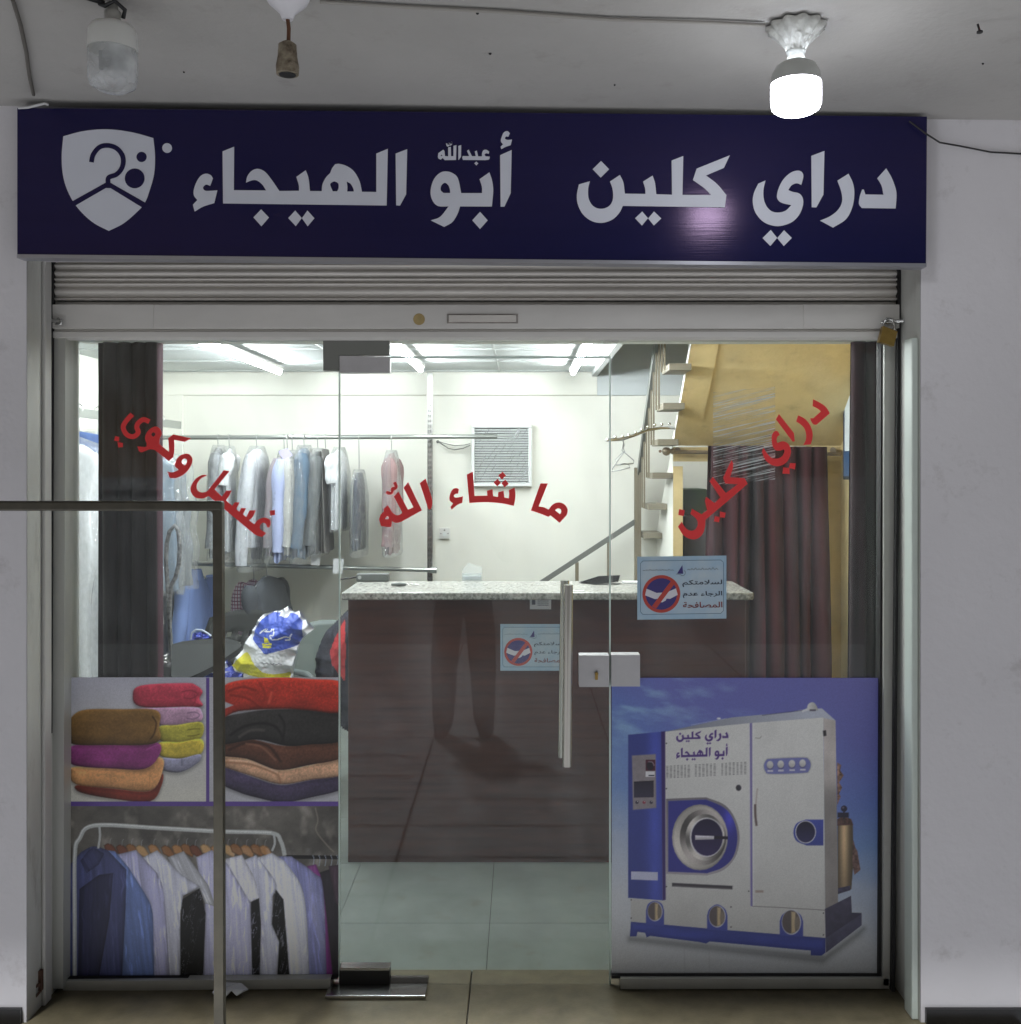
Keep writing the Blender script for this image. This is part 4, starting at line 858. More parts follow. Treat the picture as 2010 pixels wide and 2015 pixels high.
def remap(words, sb, tb, shear):
    for w in words:
        for letter in w:
            for li, c in enumerate(letter):
                q = []
                for x, y in smooth(c, 3):
                    u = (x - sb[0]) / (sb[2] - sb[0]); v = (y - sb[1]) / (sb[3] - sb[1]); q.append((tb[0] + u * (tb[2] - tb[0]), tb[1] + v * (tb[3] - tb[1]) - u * shear))
                Q(q, PU if li == 0 else (196, 194, 196), 1.3, raw=True)
remap((DRAI, KLEEN), (1135, 297, 1765, 485), (1331, 1439, 1434, 1468), 4)
remap((ABU, HAYJA), (380, 258, 1010, 450), (1331, 1467, 1433, 1499), 4)
gr_ = mv.img.mean(-1, keepdims=True); mv.img = gr_ + (mv.img - gr_) * .9
mv.img = np.clip(mv.img * 1.1 * (.965 + .07 * np.random.RandomState(4).rand(mv.h, mv.w, 1)), 0, 255)
mv.sheet(DPO, 'poster', 'printed poster of a blue and white dry cleaning machine on the right pane')
# ------------------------------------------------------------------ notices: no hand-shaking
def notice(x0, y0, w, h, d, lab, rot, dy=0):
    q = Print(d)
    def pt(u, v):                                        # u, v in the enlarged view of the first notice
        a, b = (u - 130) / 1610 * w, (v - 140) / 1140 * h
        return (x0 + a - b * rot * -1 * .0, y0 + b - a * rot)
    A = lambda pts: [pt(p[0], p[1]) + tuple(p[2:]) for p in pts]
    q.add(A([(130, 140), (1740, 140), (1740, 1280), (130, 1280)]), ink('notice_paper', (186, 204, 214), var=.16, vs=9, col2=(150, 186, 214)))
    line = ink('notice_line', (44, 74, 104))
    q.add(A([(185, 260), (230, 215), (1640, 215), (1690, 260), (1690, 1140), (1640, 1190), (230, 1190), (185, 1140)]), line)
    q.add(A([(193, 262), (234, 223), (1636, 223), (1682, 262), (1682, 1138), (1636, 1182), (234, 1182), (193, 1138)]), ink('notice_field', (196, 208, 214), var=.14, vs=9, col2=(160, 190, 214)))
    rd, nv, wh = ink('notice_red', (186, 70, 60)), ink('notice_navy', (62, 54, 120)), ink('notice_white', (216, 214, 222))
    cir = lambda r: A([(565 + r * math.cos(k * math.pi / 20), 820 + r * math.sin(k * math.pi / 20)) for k in range(40)])
    q.add(cir(342), rd); q.add(cir(285), nv)
    q.add(A([(300, 722), (480, 800), (590, 795), (545, 900), (450, 912), (270, 840)]), wh)
    q.add(A([(830, 722), (862, 840), (720, 912), (660, 905), (645, 940), (580, 972), (505, 960), (600, 830), (650, 820), (700, 775)]), wh)
    q.add(A([(760, 560), (815, 625), (470, 1085), (395, 1040)]), rd)
    q.add(A([(945, 300), (960, 460), (850, 455)]), nv)
    q.add(stroke(A([(830, 465), (900, 470), (945, 495), (990, 470), (995, 420), (970, 400)]), w * .007), ink('notice_grey', (130, 140, 150)))
    gq = ink('notice_grey', (130, 140, 150))
    for k in range(9):
        u = 1035 + k * 63; q.add(stroke(A([(u, 392), (u + 20, 380 - (k * 37) % 26), (u + 52, 394)]), w * .007), gq, k == 0)
    for k in range(10):
        u = 230 + k * 57; q.add(stroke(A([(u, 398), (u + 18, 390 - (k * 29) % 20), (u + 46, 398)]), w * .006), gq, k == 0)
    o = q.mb.build('notice', loc=P(x0 + w / 2, y0 + h, d)); tag(o, lab, 'notice', 'no handshake notices')
    ink_t = (ink('notice_black', (40, 42, 66)), ink('notice_black', (40, 42, 66)), ink('notice_maroon', (130, 44, 40)))
    mb = MB(); d2 = d - .0001 * (q.k + 1)
    for txt, bx, m in (('لسلامتكم', (945, 575, 1665, 700), ink_t[0]), ('الرجاء عدم', (955, 780, 1665, 900), ink_t[1]), ('المصافحة', (955, 972, 1668, 1080), ink_t[2])):
        write(mb, txt, bx, m, lambda u, v: P(*pt(u, v), d2))
    mb.build('lettering', o)
notice(1254.5, 1095.5, 175.5, 124, D_GLASS - .004, 'blue and white notice with a crossed handshake stuck on the right pane above the lock', .013)
# ------------------------------------------------------------------ counter
walnut = mat('dark_walnut_laminate', (80, 42, 30), .3, var=.5, vs=7, stretch=(.35, 1, 5), detail=7, spec=.5)
gran2 = mat('speckled_granite', (200, 200, 192), .22, var=.75, vs=75, detail=3, bump=0)
ctr = empty('shop_counter', P(1078, 1698, 4.27), 'dark brown wooden counter with a speckled granite top', 'counter')
zt = P(0, 1166, 4.25).z; zb = P(0, 1181, 4.25).z
mb = MB(); mb.box(P(672, 0, 4.25).x, P(1484, 0, 4.25).x, 4.25, 4.68, zb, zt, gran2); mb.build('top', ctr, bevel=.006)
mb = MB(); mb.box(P(685, 0, 4.29).x, P(1468, 0, 4.29).x, 4.29, 4.64, -.008, zb - .001, walnut); mb.build('front_body', ctr, bevel=.003)
mb = MB()
for k in range(3):
    x = (.2, .48, .0)[k]
card = mat('paper', (214, 216, 218), .6)
o = empty('business_card', P(1065, 1190, 4.286), 'small white card stuck under the counter edge', 'card')
mb = MB(); mb.hexa([P(1043, 1199, 4.286), P(1085, 1199, 4.286), P(1085, 1178, 4.286), P(1043, 1176, 4.286)], .002, card); mb.build('sheet', o)
mb = MB()
mb.poly([[P(x, y, 4.2855) for x, y in rect(1047, 1180, 1054, 1190)]], mat('ink_notice_black', (40, 42, 66)))
for k in range(3): mb.poly([[P(x, y, 4.2855) for x, y in rect(1058, 1182 + k * 4, 1080, 1183.5 + k * 4)]], MATS['ink_notice_black'])
mb.build('print', o)
notice(985, 1228, 131, 92, 4.286, 'blue and white notice with a crossed handshake stuck on the dark counter front', 0)
def tz(px, py):                     # a point on the counter top under this pixel
    d = (H - zt) * F / (py - 920); return P(px, py, d)
greybox = mat('dark_grey_plastic', (84, 88, 86), .5)
p = tz(736, 1144)
o = empty('card_machine', p, 'dark grey slab-shaped device lying on the left end of the counter', 'device')
mb = MB(); mb.box(p.x - .078, p.x + .070, p.y - .02, p.y + .03, zt, zt + .036, greybox); mb.build('body', o, bevel=.005)
mb = MB(); mb.lathe([(.008, 0), (.008, -.002)], mat('pale_grey', (170, 172, 170), .4), (p.x - .062, p.y - .021, zt + .02), 14, 'y'); mb.build('button', o)
mb = MB(); mb.tube([Vector((p.x - .078, p.y, zt + .02)), Vector((p.x - .12, p.y + .02, zt + .012)), Vector((p.x - .16, p.y + .06, zt + .004))], .004, blackm, 8); mb.build('cable', o)
p = tz(795, 1154)
o = empty('screwdriver', p, 'dark handled screwdriver lying on the granite counter', 'screwdriver')
mb = MB(); mb.tube([p + Vector((-.055, .0, .008)), p + Vector((-.02, .0, .009)), p + Vector((.01, .004, .008))], [.005, .009, .006], greybox, 10); mb.build('handle', o)
mb = MB(); mb.tube([p + Vector((.01, .004, .008)), p + Vector((.065, .008, .006))], .0025, steel, 8); mb.build('shaft', o)
acry = clearmat('clear_acrylic', (.9, .93, .93, 1), .05, 1.5, haze=.22)
p = tz(930, 1142)
o = empty('card_holder', p, 'clear acrylic card holder standing on the counter', 'card holder')
mb = MB()
mb.box(p.x - .046, p.x + .045, p.y - .03, p.y - .027, zt + .001, zt + .035, acry); mb.face([(p.x - .046, p.y - .026, zt + .002), (p.x + .045, p.y - .026, zt + .002), (p.x + .045, p.y + .012, zt + .06), (p.x - .02, p.y + .012, zt + .08), (p.x - .046, p.y + .0, zt + .05)], acry)
mb.build('holder', o)
mb = MB(); mb.box(p.x - .04, p.x + .04, p.y - .024, p.y - .010, zt + .001, zt + .022, card); mb.build('cards', o)
p = tz(1190, 1150)
o = empty('clipboard', p, 'black flat stand tilted on the counter behind the door edge', 'stand')
mb = MB(); mb.face([p + Vector(v) for v in ((-.115, .05, .003), (-.04, -.03, .004), (.06, -.02, .014), (.075, .05, .036), (-.02, .07, .03))], mat('matte_black', (16, 16, 16), .9, spec=.1)); mb.face([p + Vector(v) for v in ((-.115, .05, .001), (-.04, -.03, .001), (.06, -.02, .001), (.075, .05, .001))], blackm); mb.build('board', o)
o = empty('paper_sheet', tz(1250, 1150), 'white papers lying beside the black stand on the counter', 'paper')
q = tz(1235, 1148); mb = MB(); mb.box(q.x - .02, q.x + .08, q.y - .02, q.y + .05, zt + .0005, zt + .007, card); mb.build('sheets', o)
o = empty('receipt', tz(1130, 1164), 'thin white slip near the front edge of the counter', 'paper')
q = tz(1128, 1163); mb = MB(); mb.face([q + Vector((-.05, -.005, .001)), q + Vector((.04, -.012, .001)), q + Vector((.05, .01, .002)), q + Vector((-.04, .014, .002))], card); mb.build('slip', o)
# ------------------------------------------------------------------ curtains
def curtain(name, pts_top, pts_bot, d, m, lab, cat, folds, amp, group=None, edge=None, ph=0, par=None):
    o = empty(name, P((pts_bot[0] + pts_bot[1]) / 2, pts_bot[2], d), lab, cat, group)
    mb = MB(); rows = []; n = folds * 12
    for j in range(25):
        v = j / 24; row = []
        for i in range(n + 1):
            u = i / n
            xt = pts_top[0] + (pts_top[1] - pts_top[0]) * u; xb = pts_bot[0] + (pts_bot[1] - pts_bot[0]) * u
            x = xt + (xb - xt) * v; y = pts_top[2] + (pts_bot[2] - pts_top[2]) * v
            p = P(x, y, d); w = noise.noise(Vector((u * 5 + ph, v * 1.2, ph)))
            a = math.sin((u * folds + .28 * w + .1 * math.sin(v * 3 + u * 9)) * 2 * math.pi)
            p.y += amp * (a + .35 * w) * (.75 + .35 * v); p.x += amp * .35 * math.cos(u * folds * 2 * math.pi + w * 2) * (1 if 0 < i < n else 0)
            row.append(p)
        rows.append(row)
    mb.grid(rows, m); mb.build('cloth', o)
    if edge:
        mb = MB(); side = rows
        mb.grid([[r[-1] + Vector((-.002, 0, 0)), r[-1] + Vector((.003, .008, 0)), r[-1] + Vector((.002, .05, 0))] for r in rows], edge); mb.build('hem', o)
    return o
maroon = mat('maroon_cloth', (72, 18, 30), .85, var=.35, col2=(26, 16, 18), vs=3, stretch=(5, 1, .15), bump=.3, bs=300)
darkcl = mat('dark_plum_cloth', (34, 26, 30), .85, var=.35, vs=5, stretch=(6, 1, .4), bump=.3, bs=300)
pinkh = mat('magenta_hem', (64, 22, 42), .8)
curtain('curtain', (192, 311, 640), (188, 312, 1960), 3.42, darkcl, 'dark plum curtain hanging behind the left pane', 'curtain', 4, .022, 'curtains', pinkh, 1.3)
curtain('curtain', (1676, 1743, 640), (1667, 1745, 1960), 3.40, mat('dark_maroon_cloth', (50, 18, 26), .85, var=.4, col2=(18, 14, 15), vs=4, stretch=(6, 1, .4), bump=.3, bs=300), 'dark maroon curtain at the right edge of the right pane', 'curtain', 3, .022, 'curtains', None, 4.1)
ru = empty('curtain_rod', P(1480, 888, 5.86), 'brown curtain rod with a ball finial under the ochre stair', 'curtain rod')
rodm = mat('bronze_rod', (150, 136, 116), .4, metal=.6)
mb = MB(); mb.tube([P(1325, 889, 5.86), P(1655, 894, 5.86)], .011, rodm, 12); mb.build('rod', ru)
mb = MB(); c = P(1312, 888, 5.86); mb.sphere(c, .026, rodm); mb.sphere(c + Vector((-.036, 0, 0)), .009, rodm); mb.sphere(c + Vector((.036, 0, 0)), .018, rodm); mb.build('finial', ru)
for x in (1334, 1640):
    mb = MB(); mb.tube([P(x, 886, 5.86), P(x, 886, 5.95)], .018, rodm, 10); mb.build('bracket', ru)
curtain('curtain', (1394, 1500, 877), (1386, 1505, 1720), 5.78, maroon, 'gathered maroon curtain on the brown rod, left half of the pair', 'curtain', 4, .055, 'curtains', None, 2.2)
curtain('curtain', (1500, 1628, 879), (1508, 1632, 1720), 5.79, maroon, 'gathered maroon curtain on the brown rod, right half of the pair', 'curtain', 4, .055, 'curtains', None, 6.3)
# ------------------------------------------------------------------ stair with ochre underside
XS, D1 = .88, 5.93
zc = P(0, 877, D1).z
st = empty('staircase', (1.3, 6.3, 0), 'narrow stair with ochre underside and beige railing climbing to the upper floor', 'staircase')
slope = .8
white_side = mat('stair_white', (236, 236, 228), .6)
def soz(d): return zc + (D1 - d) * slope
mb = MB()
a, b = D1, 3.75
mb.face([(XS, a, soz(a)), (RIGHTX, a, soz(a)), (RIGHTX, b, soz(b)), (XS, b, soz(b))], ochre)
mb.face([(XS, a, soz(a) + .05), (RIGHTX, a, soz(a) + .05), (RIGHTX, b, soz(b) + .05), (XS, b, soz(b) + .05)], white_side)
mb.build('soffit', st)
mb = MB(); mb.face([(XS - .001, a, soz(a)), (XS - .001, b, soz(b)), (XS - .001, b, soz(b) + .05), (XS - .001, a, soz(a) + .05)], white_side); mb.build('edge', st)
mb = MB()   # a flat beam under the slope near its left edge
n0, n1 = 5.72, 3.8
mb.hexa([(XS + .015, n0, soz(n0) - .02), (XS + .135, n0, soz(n0) - .02), (XS + .135, n0, soz(n0) - .002), (XS + .015, n0, soz(n0) - .002)], 0, ochre) if False else None
mb.face([(XS + .02, n0, soz(n0) - .022), (XS + .14, n0, soz(n0) - .022), (XS + .14, n1, soz(n1) - .022), (XS + .02, n1, soz(n1) - .022)], ochre)
mb.face([(XS + .14, n0, soz(n0) - .022), (XS + .14, n1, soz(n1) - .022), (XS + .14, n1, soz(n1)), (XS + .14, n0, soz(n0))], ochre)
mb.face([(XS + .02, n0, soz(n0) - .022), (XS + .14, n0, soz(n0) - .022), (XS + .14, n0, soz(n0)), (XS + .02, n0, soz(n0))], ochre)
mb.build('stringer_board', st)
mb = MB()
mb.face([(XS, D1, -.008), (XS, BACK, -.008), (XS, BACK, soz(BACK) + .03), (XS, D1, soz(D1) + .03)], white_side); mb.build('side_wall', st)
mb = MB()
j = P(1344, 0, D1).x
mb.box(XS + .002, j, D1 - .004, D1 + .06, -.008, zc - .12, ochre)
mb.box(XS + .002, RIGHTX, D1 - .006, D1 + .06, P(0, 908, D1).z, P(0, 880, D1).z, ochre)
mb.build('opening_frame', st)
mb = MB(); mb.box(P(1630, 0, D1).x, RIGHTX, D1 - .002, D1 + .06, -.008, P(0, 908, D1).z, ochre); mb.build('opening_frame', st)
stepm = mat('beige_step', (126, 120, 104), .5, var=.06, vs=9)
railm = mat('beige_rail', (122, 114, 96), .45, var=.08, vs=8)
greyr = mat('grey_rail', (104, 106, 102), .45)
XT = .76
def tread(k):                        # k = 0 is the tread furthest back
    y = 6.5 - .222 * k; z = 1.25 + .19 * k; return y, z
for k in range(-1, 9):
    y, z = tread(k)
    mb = MB(); mb.box(XT, XS - .002, y - .13, min(y + .13, BACK - .025), z - .036, z, stepm); mb.build('tread', st, bevel=.003)
def hr(d): return 1.64 + (6.48 - d) * .86
for k in range(-1, 9):
    y, z = tread(k)
    for dy in (.055, -.055):
        yy = y + dy
        if hr(yy) < z: continue
        mb = MB(); mb.box(XT - .012 - .005, XT - .012 + .005, yy - .005, yy + .005, z - .03, hr(yy), railm); mb.build('baluster', st)
mb = MB()
f = [(XT - .026, 6.48, hr(6.48) - .045), (XT - .004, 6.48, hr(6.48) - .045), (XT - .004, 6.48, hr(6.48) + .02), (XT - .026, 6.48, hr(6.48) + .02)]
g = [(x, 4.4, z + (6.48 - 4.4) * .86) for x, y, z in f]
mb.face(f, greyr); mb.face(g[::-1], greyr)
for i in range(4):
    jn = (i + 1) % 4; mb.face([f[i], f[jn], g[jn], g[i]], greyr)
mb.build('handrail', st)
mb = MB(); mb.box(XT - .045, XT - .003, 6.46, 6.50, -.008, hr(6.48) + .02, railm); mb.build('newel_post', st)
# lower flight along the back wall
mb = MB(); A = P(1249, 1027, 6.45); B = P(1060, 1150, 6.45)
for dz in (0,):
    mb.hexa([B + Vector((0, 0, -.02)), A + Vector((0, 0, -.02)), A + Vector((0, 0, .016)), B + Vector((0, 0, .016))], .03, greyr)
mb.build('handrail', st)
for px in (1136, 1199):
    u = (px - 1060) / (1249 - 1060); q = B + (A - B) * u
    mb = MB(); mb.box(q.x - .011, q.x + .011, 6.455, 6.478, -.008, q.z - .02, railm); mb.build('baluster', st)
for k in range(4):
    z = .84 - .19 * k; x1 = XS - .0 - .23 * k
    mb = MB(); mb.box(x1 - .24, x1, 6.49, BACK - .025, -.008, z, white_side); mb.build('tread', st, bevel=.003)
# things kept under the stair
o = empty('storage_cabinet', P(1370, 1650, 6.2), 'grey cabinet glimpsed in the opening left of the maroon curtains', 'cabinet')
mb = MB(); mb.box(P(1346, 0, 6.1).x, P(1440, 0, 6.1).x, 6.1, 6.5, -.008, P(0, 1015, 6.1).z, mat('cabinet_grey', (112, 112, 112), .5)); mb.build('body', o, bevel=.01)
o = empty('green_box', P(1372, 1013, 6.25), 'dark green box on top of the grey cabinet under the stair', 'box')
mb = MB(); p = P(1346, 1013, 6.15); q = P(1392, 962, 6.15); mb.box(p.x, q.x, 6.15, 6.45, p.z, q.z, mat('dark_green', (66, 92, 50), .5)); mb.build('carton', o, bevel=.008)
# wall screen at the right
o = empty('wall_monitor', (RIGHTX - .02, 5.6, 1.9), 'dark framed screen with a pale window mounted on the right wall', 'monitor')
za, zbm = P(0, 944, 5.68).z, P(0, 758, 5.68).z
mb = MB(); mb.box(RIGHTX - .055, RIGHTX - .003, 5.42, 5.72, za, zbm, blackm); mb.build('case', o, bevel=.006)
sc = mat('screen_blue', (50, 84, 124), .3, emit=.12, var=.6, vs=7); sw = mat('screen_pale', (205, 215, 220), .3, emit=.2)
mb = MB(); mb.face([(RIGHTX - .0565, 5.44, za + .02), (RIGHTX - .0565, 5.70, za + .02), (RIGHTX - .0565, 5.70, zbm - .02), (RIGHTX - .0565, 5.44, zbm - .02)], sc)
mb.face([(RIGHTX - .0572, 5.46, za + .16), (RIGHTX - .0572, 5.68, za + .16), (RIGHTX - .0572, 5.68, zbm - .03), (RIGHTX - .0572, 5.46, zbm - .03)], sw); mb.build('screen', o)
# hook arm with ball stops, two wire hangers
o = empty('display_arm', P(1330, 842, 5.75), 'chrome sloping display arm with small ball stops fixed beside the stair', 'hook arm')
arm = [P(1331, 842, 5.92), P(1300, 842, 5.6), P(1275, 846, 5.45), P(1250, 856, 5.3), P(1225, 864, 5.2), P(1197, 866, 5.12)]
mb = MB(); mb.tube(arm, .0085, chrome, 10); mb.build('arm', o)
for px, py, d in ((1318, 834, 5.75), (1303, 835, 5.62), (1289, 836, 5.53), (1276, 840, 5.45), (1263, 846, 5.37), (1251, 851, 5.3), (1238, 857, 5.25), (1225, 859, 5.2), (1211, 860, 5.16), (1195, 866, 5.11)):
    mb = MB(); mb.sphere(P(px, py, d), .0085, chrome, 10); mb.build('ball_stop', o)
wire = mat('galvanised_wire', (176, 178, 176), .35, metal=.7)
for pts, lab in (([(1226, 866), (1229, 876), (1224, 886), (1229, 890), (1248, 906), (1247, 912), (1214, 915), (1212, 905), (1228, 888)], 'wire clothes hanger on the chrome arm, the front upright one'), ([(1228, 866), (1226, 880), (1230, 888), (1218, 904), (1206, 922), (1204, 928), (1222, 925), (1240, 920), (1238, 914), (1230, 912), (1212, 915)], 'wire clothes hanger on the chrome arm, the lower one turned sideways')):
    o = empty('wire_hanger', P(1226, 868, 5.2), lab, 'hanger', 'wire hangers on the chrome arm')
    mb = MB(); mb.tube([P(x, y, 5.19 + (i % 3) * .012) for i, (x, y) in enumerate(pts)], .0028, wire, 6); mb.build('wire', o)
# ------------------------------------------------------------------ wall things: louvred vent, switch, post, rails
o = empty('louvre_window', P(990, 895, BACK), 'white louvred window with bright slats on the back wall', 'window')
lv0, lv1 = 6.60, 6.625
frm = mat('white_frame', (228, 232, 232), .4)
mb = MB()
def pb_(x0, y0, x1, y1, d0, d1, m): a_1, b_1 = P(x0, y1, d0), P(x1, y0, d0); mb.box(a_1.x, b_1.x, d0, d1, a_1.z, b_1.z, m)
pb_(928, 835, 1047, 841.5, 6.59, 6.645, frm); pb_(928, 950, 1047, 957, 6.59, 6.645, frm); pb_(928, 842, 934, 949.5, 6.591, 6.645, frm); pb_(1040, 842, 1047, 949.5, 6.591, 6.645, frm)
mb.build('frame', o, bevel=.003)
mb = MB(); pb_(930, 838, 1045, 955, 6.632, 6.64, mat('dark_gap', (120, 124, 124), .6)); mb.build('backing', o)
mb = MB()
for k in range(22):
    y = 844 + k * 4.95
    mb.face([P(934, y, 6.622), P(1040, y, 6.622), P(1040, y + 3.4, 6.602), P(934, y + 3.4, 6.602)], frm)
mb.build('slats', o)
film = clearmat('window_film', (1, 1, 1, 1), .08, 1.5, haze=.25, cs=9, stretch=(9, 1, 1.1), streak=R(-32), lohi=(.60, .75), top_a=.6)
mb = MB(); mb.face([P(935, 950, 6.597), P(1040, 950, 6.597), P(1040, 842, 6.597), P(935, 842, 6.597)], film); mb.build('film', o)
o = empty('light_switch', P(875, 1049, BACK), 'white socket plate on the back wall below the window', 'switch')
mb = MB(); pb_(865, 1039, 885.5, 1060, 6.622, 6.648, whitep); mb.build('plate', o, bevel=.002)
mb = MB(); pb_(872, 1048, 878, 1055, 6.617, 6.621, frm); pb_(873.5, 1042, 876.5, 1044.5, 6.62, 6.6215, greyr); pb_(867, 1049, 869, 1051, 6.62, 6.6215, greyr); pb_(881, 1049, 883, 1051, 6.62, 6.6215, greyr); mb.build('rocker', o)
o = empty('wall_cable', P(895, 875, BACK), 'loose thin cable looping from a wall clip to the louvred window', 'cable')
mb = MB(); mb.tube([P(x, y, 6.61) for x, y in ((862, 868), (870, 874), (882, 882), (895, 885), (912, 882), (926, 876))], .004, greyr, 6); mb.tube([P(x, y, 6.61) for x, y in ((862, 868), (874, 872), (895, 877), (912, 876), (926, 873))], .003, greyr, 6); mb.sphere(P(862, 869, 6.62), .011, greyr, 10); mb.build('lead', o)
o = empty('slotted_post', P(846, 1650, 6.5), 'slotted steel upright that carries the clothes rails', 'post')
mb = MB(); a1 = P(841, 0, 6.5).x; b1 = P(851.5, 0, 6.5).x; mb.box(a1, b1, 6.5, 6.53, -.008, CEIL - .006, steel); mb.build('upright', o)
mb = MB(); xm = (a1 + b1) / 2
for k in range(64):
    z = .1 + k * .033
    for dx in (-.006, .006): mb.box(xm + dx - .0022, xm + dx + .0022, 6.4985, 6.4995, z, z + .019, blackm)
mb.build('slots', o)
DR = 6.2
railg = mat('grey_rail_tube', (168, 172, 168), .3, metal=.8)
o = empty('clothes_rail', P(650, 861, DR), 'long upper grey clothes rail running across the back wall', 'clothes rail', 'clothes rails')
mb = MB(); mb.tube([P(318, 861, DR), P(979, 859, DR)], .0135, railg, 14); mb.tube([P(846, 862, DR), P(846, 862, 6.5)], .012, railg, 10); mb.build('rail', o)
o = empty('clothes_rail', P(650, 1112, DR), 'lower grey clothes rail near the counter top', 'clothes rail', 'clothes rails')
mb = MB(); mb.tube([P(348, 1108, DR), P(852, 1122, DR)], .0135, railg, 14); mb.tube([P(846, 1122, DR), P(846, 1122, 6.5)], .012, railg, 10); mb.lathe([(.02, 0), (.02, .03)], railg, P(850, 1122, DR), 12, 'x'); mb.build('rail', o)
# ------------------------------------------------------------------ hanging garments
cover = clearmat('garment_cover', (.97, .98, .985, 1), .05, 1.65, haze=.11, crinkle=.5, cs=60, stretch=(1, 1, .5))
def fabric(n, c, **k):
    kk = dict(var=.12, vs=8, stretch=(4, 4, .5), bump=.3, bs=260); kk.update(k); return mat('fabric_' + n, c, .85, **kk)
def garment(name, hook, top_py, hem_py, d, wpx, m, lab, cat, depth=.42, lean=0, yaw=18, bag=True, sleeves=True, bag_py=None, seed=0, group='bagged clothes on the upper rail', collar=None, hook_py=None, trousers=False, yk=.5, slope=11):
    """one piece of clothing on a hanger whose shoulders run away from the camera, turned by yaw degrees"""
    rnd = random.Random(seed + 11)
    hp = P(hook, hook_py or 861, d); zt_, zh = P(0, top_py, d).z, P(0, hem_py, d).z
    w = wpx * 1.2 * d / F / 2
    o = empty(name, hp, lab, cat, group)
    yaw = yaw * yk - math.degrees(math.atan((1028 - hook) / F))
    ca, sa = math.cos(R(yaw)), math.sin(R(yaw)); rel = abs(math.sin(R(yaw) + math.atan((1028 - hook) / F)))
    L = zt_ - zh
    def pos(u, v, z):              # u along the shoulders, v across the cloth
        return Vector((hp.x + u * sa + v * ca + lean * (zt_ - z), d + u * ca - v * sa, z))
    mb = MB(); rows = []; n = 64
    thick = max(w - depth / 2 * rel, .024)
    for j in range(26):
        t = j / 25; z = zt_ - L * t
        sh = min(1, (t * slope) ** .62 + .12) if not trousers else min(1, .75 + t)
        half = depth / 2 * sh * (1 + .12 * t)
        th = thick * (.45 + .55 * min(1, t * 7) ** .7) * (.92 + .16 * t)
        ring = []
        for k in range(n):
            a = 2 * math.pi * k / n
            f = 1 + .10 * math.sin(9 * a + 3.0 * noise.noise(Vector((math.cos(a), t * 1.6, seed)))) * min(1, t * 2) + .10 * (abs(noise.noise(Vector((math.cos(a) * 3, math.sin(a) * 3 + seed, t * 6)))) - .2) + .06 * noise.noise(Vector((math.cos(a) * 1.7, math.sin(a) * 1.7 + seed, t * 2.5)))
            zz_ = z - (0.02 * noise.noise(Vector((a * 1.4, seed, 1))) if t > .96 else 0)
            ring.append(pos(half * math.cos(a) * f, th * math.sin(a) * f, zz_))
        rows.append(ring)
    mb.grid(rows, m, True, True); mb.cap(rows[0][::-1], m); mb.cap(rows[-1], m)
    mb.build('body' if not trousers else 'legs', o)
    if sleeves:
        for sgn in (-1, 1):
            mb = MB(); pts = []; rr = []
            ln = L * (.86 if sleeves is True else sleeves)
            for j in range(12):
                t = j / 11
                u = sgn * (depth / 2 * (.93 + .16 * t ** .7)); z = zt_ - .035 - ln * t
                pts.append(pos(u, thick * .35 * math.sin(t * 2.4 + seed) - .012 * t, z)); rr.append((.050 + .004 * math.sin(t * 13 + seed)) * (1 - .34 * t) * min(1, .55 + t * 4))
            mb.tube(pts, rr, m, 14); mb.build('sleeve', o)
    if collar:
        mb = MB()
        ring = [[pos((.05 + .012 * h) * math.cos(a), (.036 + .008 * h) * math.sin(a), zt_ - .012 + .035 * (1 - h)) for a in [2 * math.pi * k / 16 for k in range(16)]] for h in (0, 1, 1.8)]
        mb.grid(ring, collar, True, True); mb.build('collar', o)
    mb = MB()                       # wire hanger: hook over the rail and shoulders
    zc_ = hp.z
    mb.tube([Vector((hp.x, d + .016, zc_ - .004)), Vector((hp.x, d + .012, zc_ + .016)), Vector((hp.x, d - .006, zc_ + .02)), Vector((hp.x, d - .018, zc_ + .004)), Vector((hp.x, d - .010, zc_ - .03)), pos(0, 0, zt_ + .004)], .0028, wire, 6)
    mb.tube([pos(-depth * .42, 0, zt_ - .05), pos(0, 0, zt_ + .006), pos(depth * .42, 0, zt_ - .05)], .003, wire, 6)
    mb.build('hanger', o)
    if bag:
        zb_ = P(0, bag_py or hem_py + 14, d).z
        mb = MB(); rows = []
        for j in range(56):
            t = j / 55; z = zt_ + .02 - (zt_ + .02 - zb_) * t
            sh = min(1, (t * 8) ** .6 + .06); ring = []
            for k in range(64):
                a = 2 * math.pi * k / 64
                f = 1.04 + .06 * noise.noise(Vector((math.cos(a) * 2.2, math.sin(a) * 2.2 + seed * 3, t * 4))) + .03 * math.sin(7 * a + t * 2) + .07 * abs(noise.noise(Vector((math.cos(a) * 6, math.sin(a) * 6 + seed, t * 22))))
                ring.append(pos((depth / 2 * sh * 1.1 + .03) * math.cos(a) * f, (thick * (.4 + .6 * min(1, t * 3)) * 1.12 + .014) * math.sin(a) * f, z))
            rows.append(ring)
        mb.grid(rows, cover, True, True); mb.build('plastic_cover', o)
    return o
fw, fo = fabric('white', (214, 216, 222)), fabric('ivory', (206, 204, 198))
fb = fabric('pale_blue', (176, 186, 222)); fsl = fabric('slate', (84, 104, 124)); fdg = fabric('dark_grey', (86, 90, 92)); fnv = fabric('navy', (46, 54, 72)); ftp = fabric('taupe', (150, 142, 148)); frd = fabric('dusty_rose', (150, 122, 122), stretch=(14, 14, .2), var=.4); fpt = fabric('mottled', (150, 154, 158), var=.65, vs=34, stretch=(1, 1, 1)); fwt = fabric('bright_white', (228, 230, 232))
G = garment
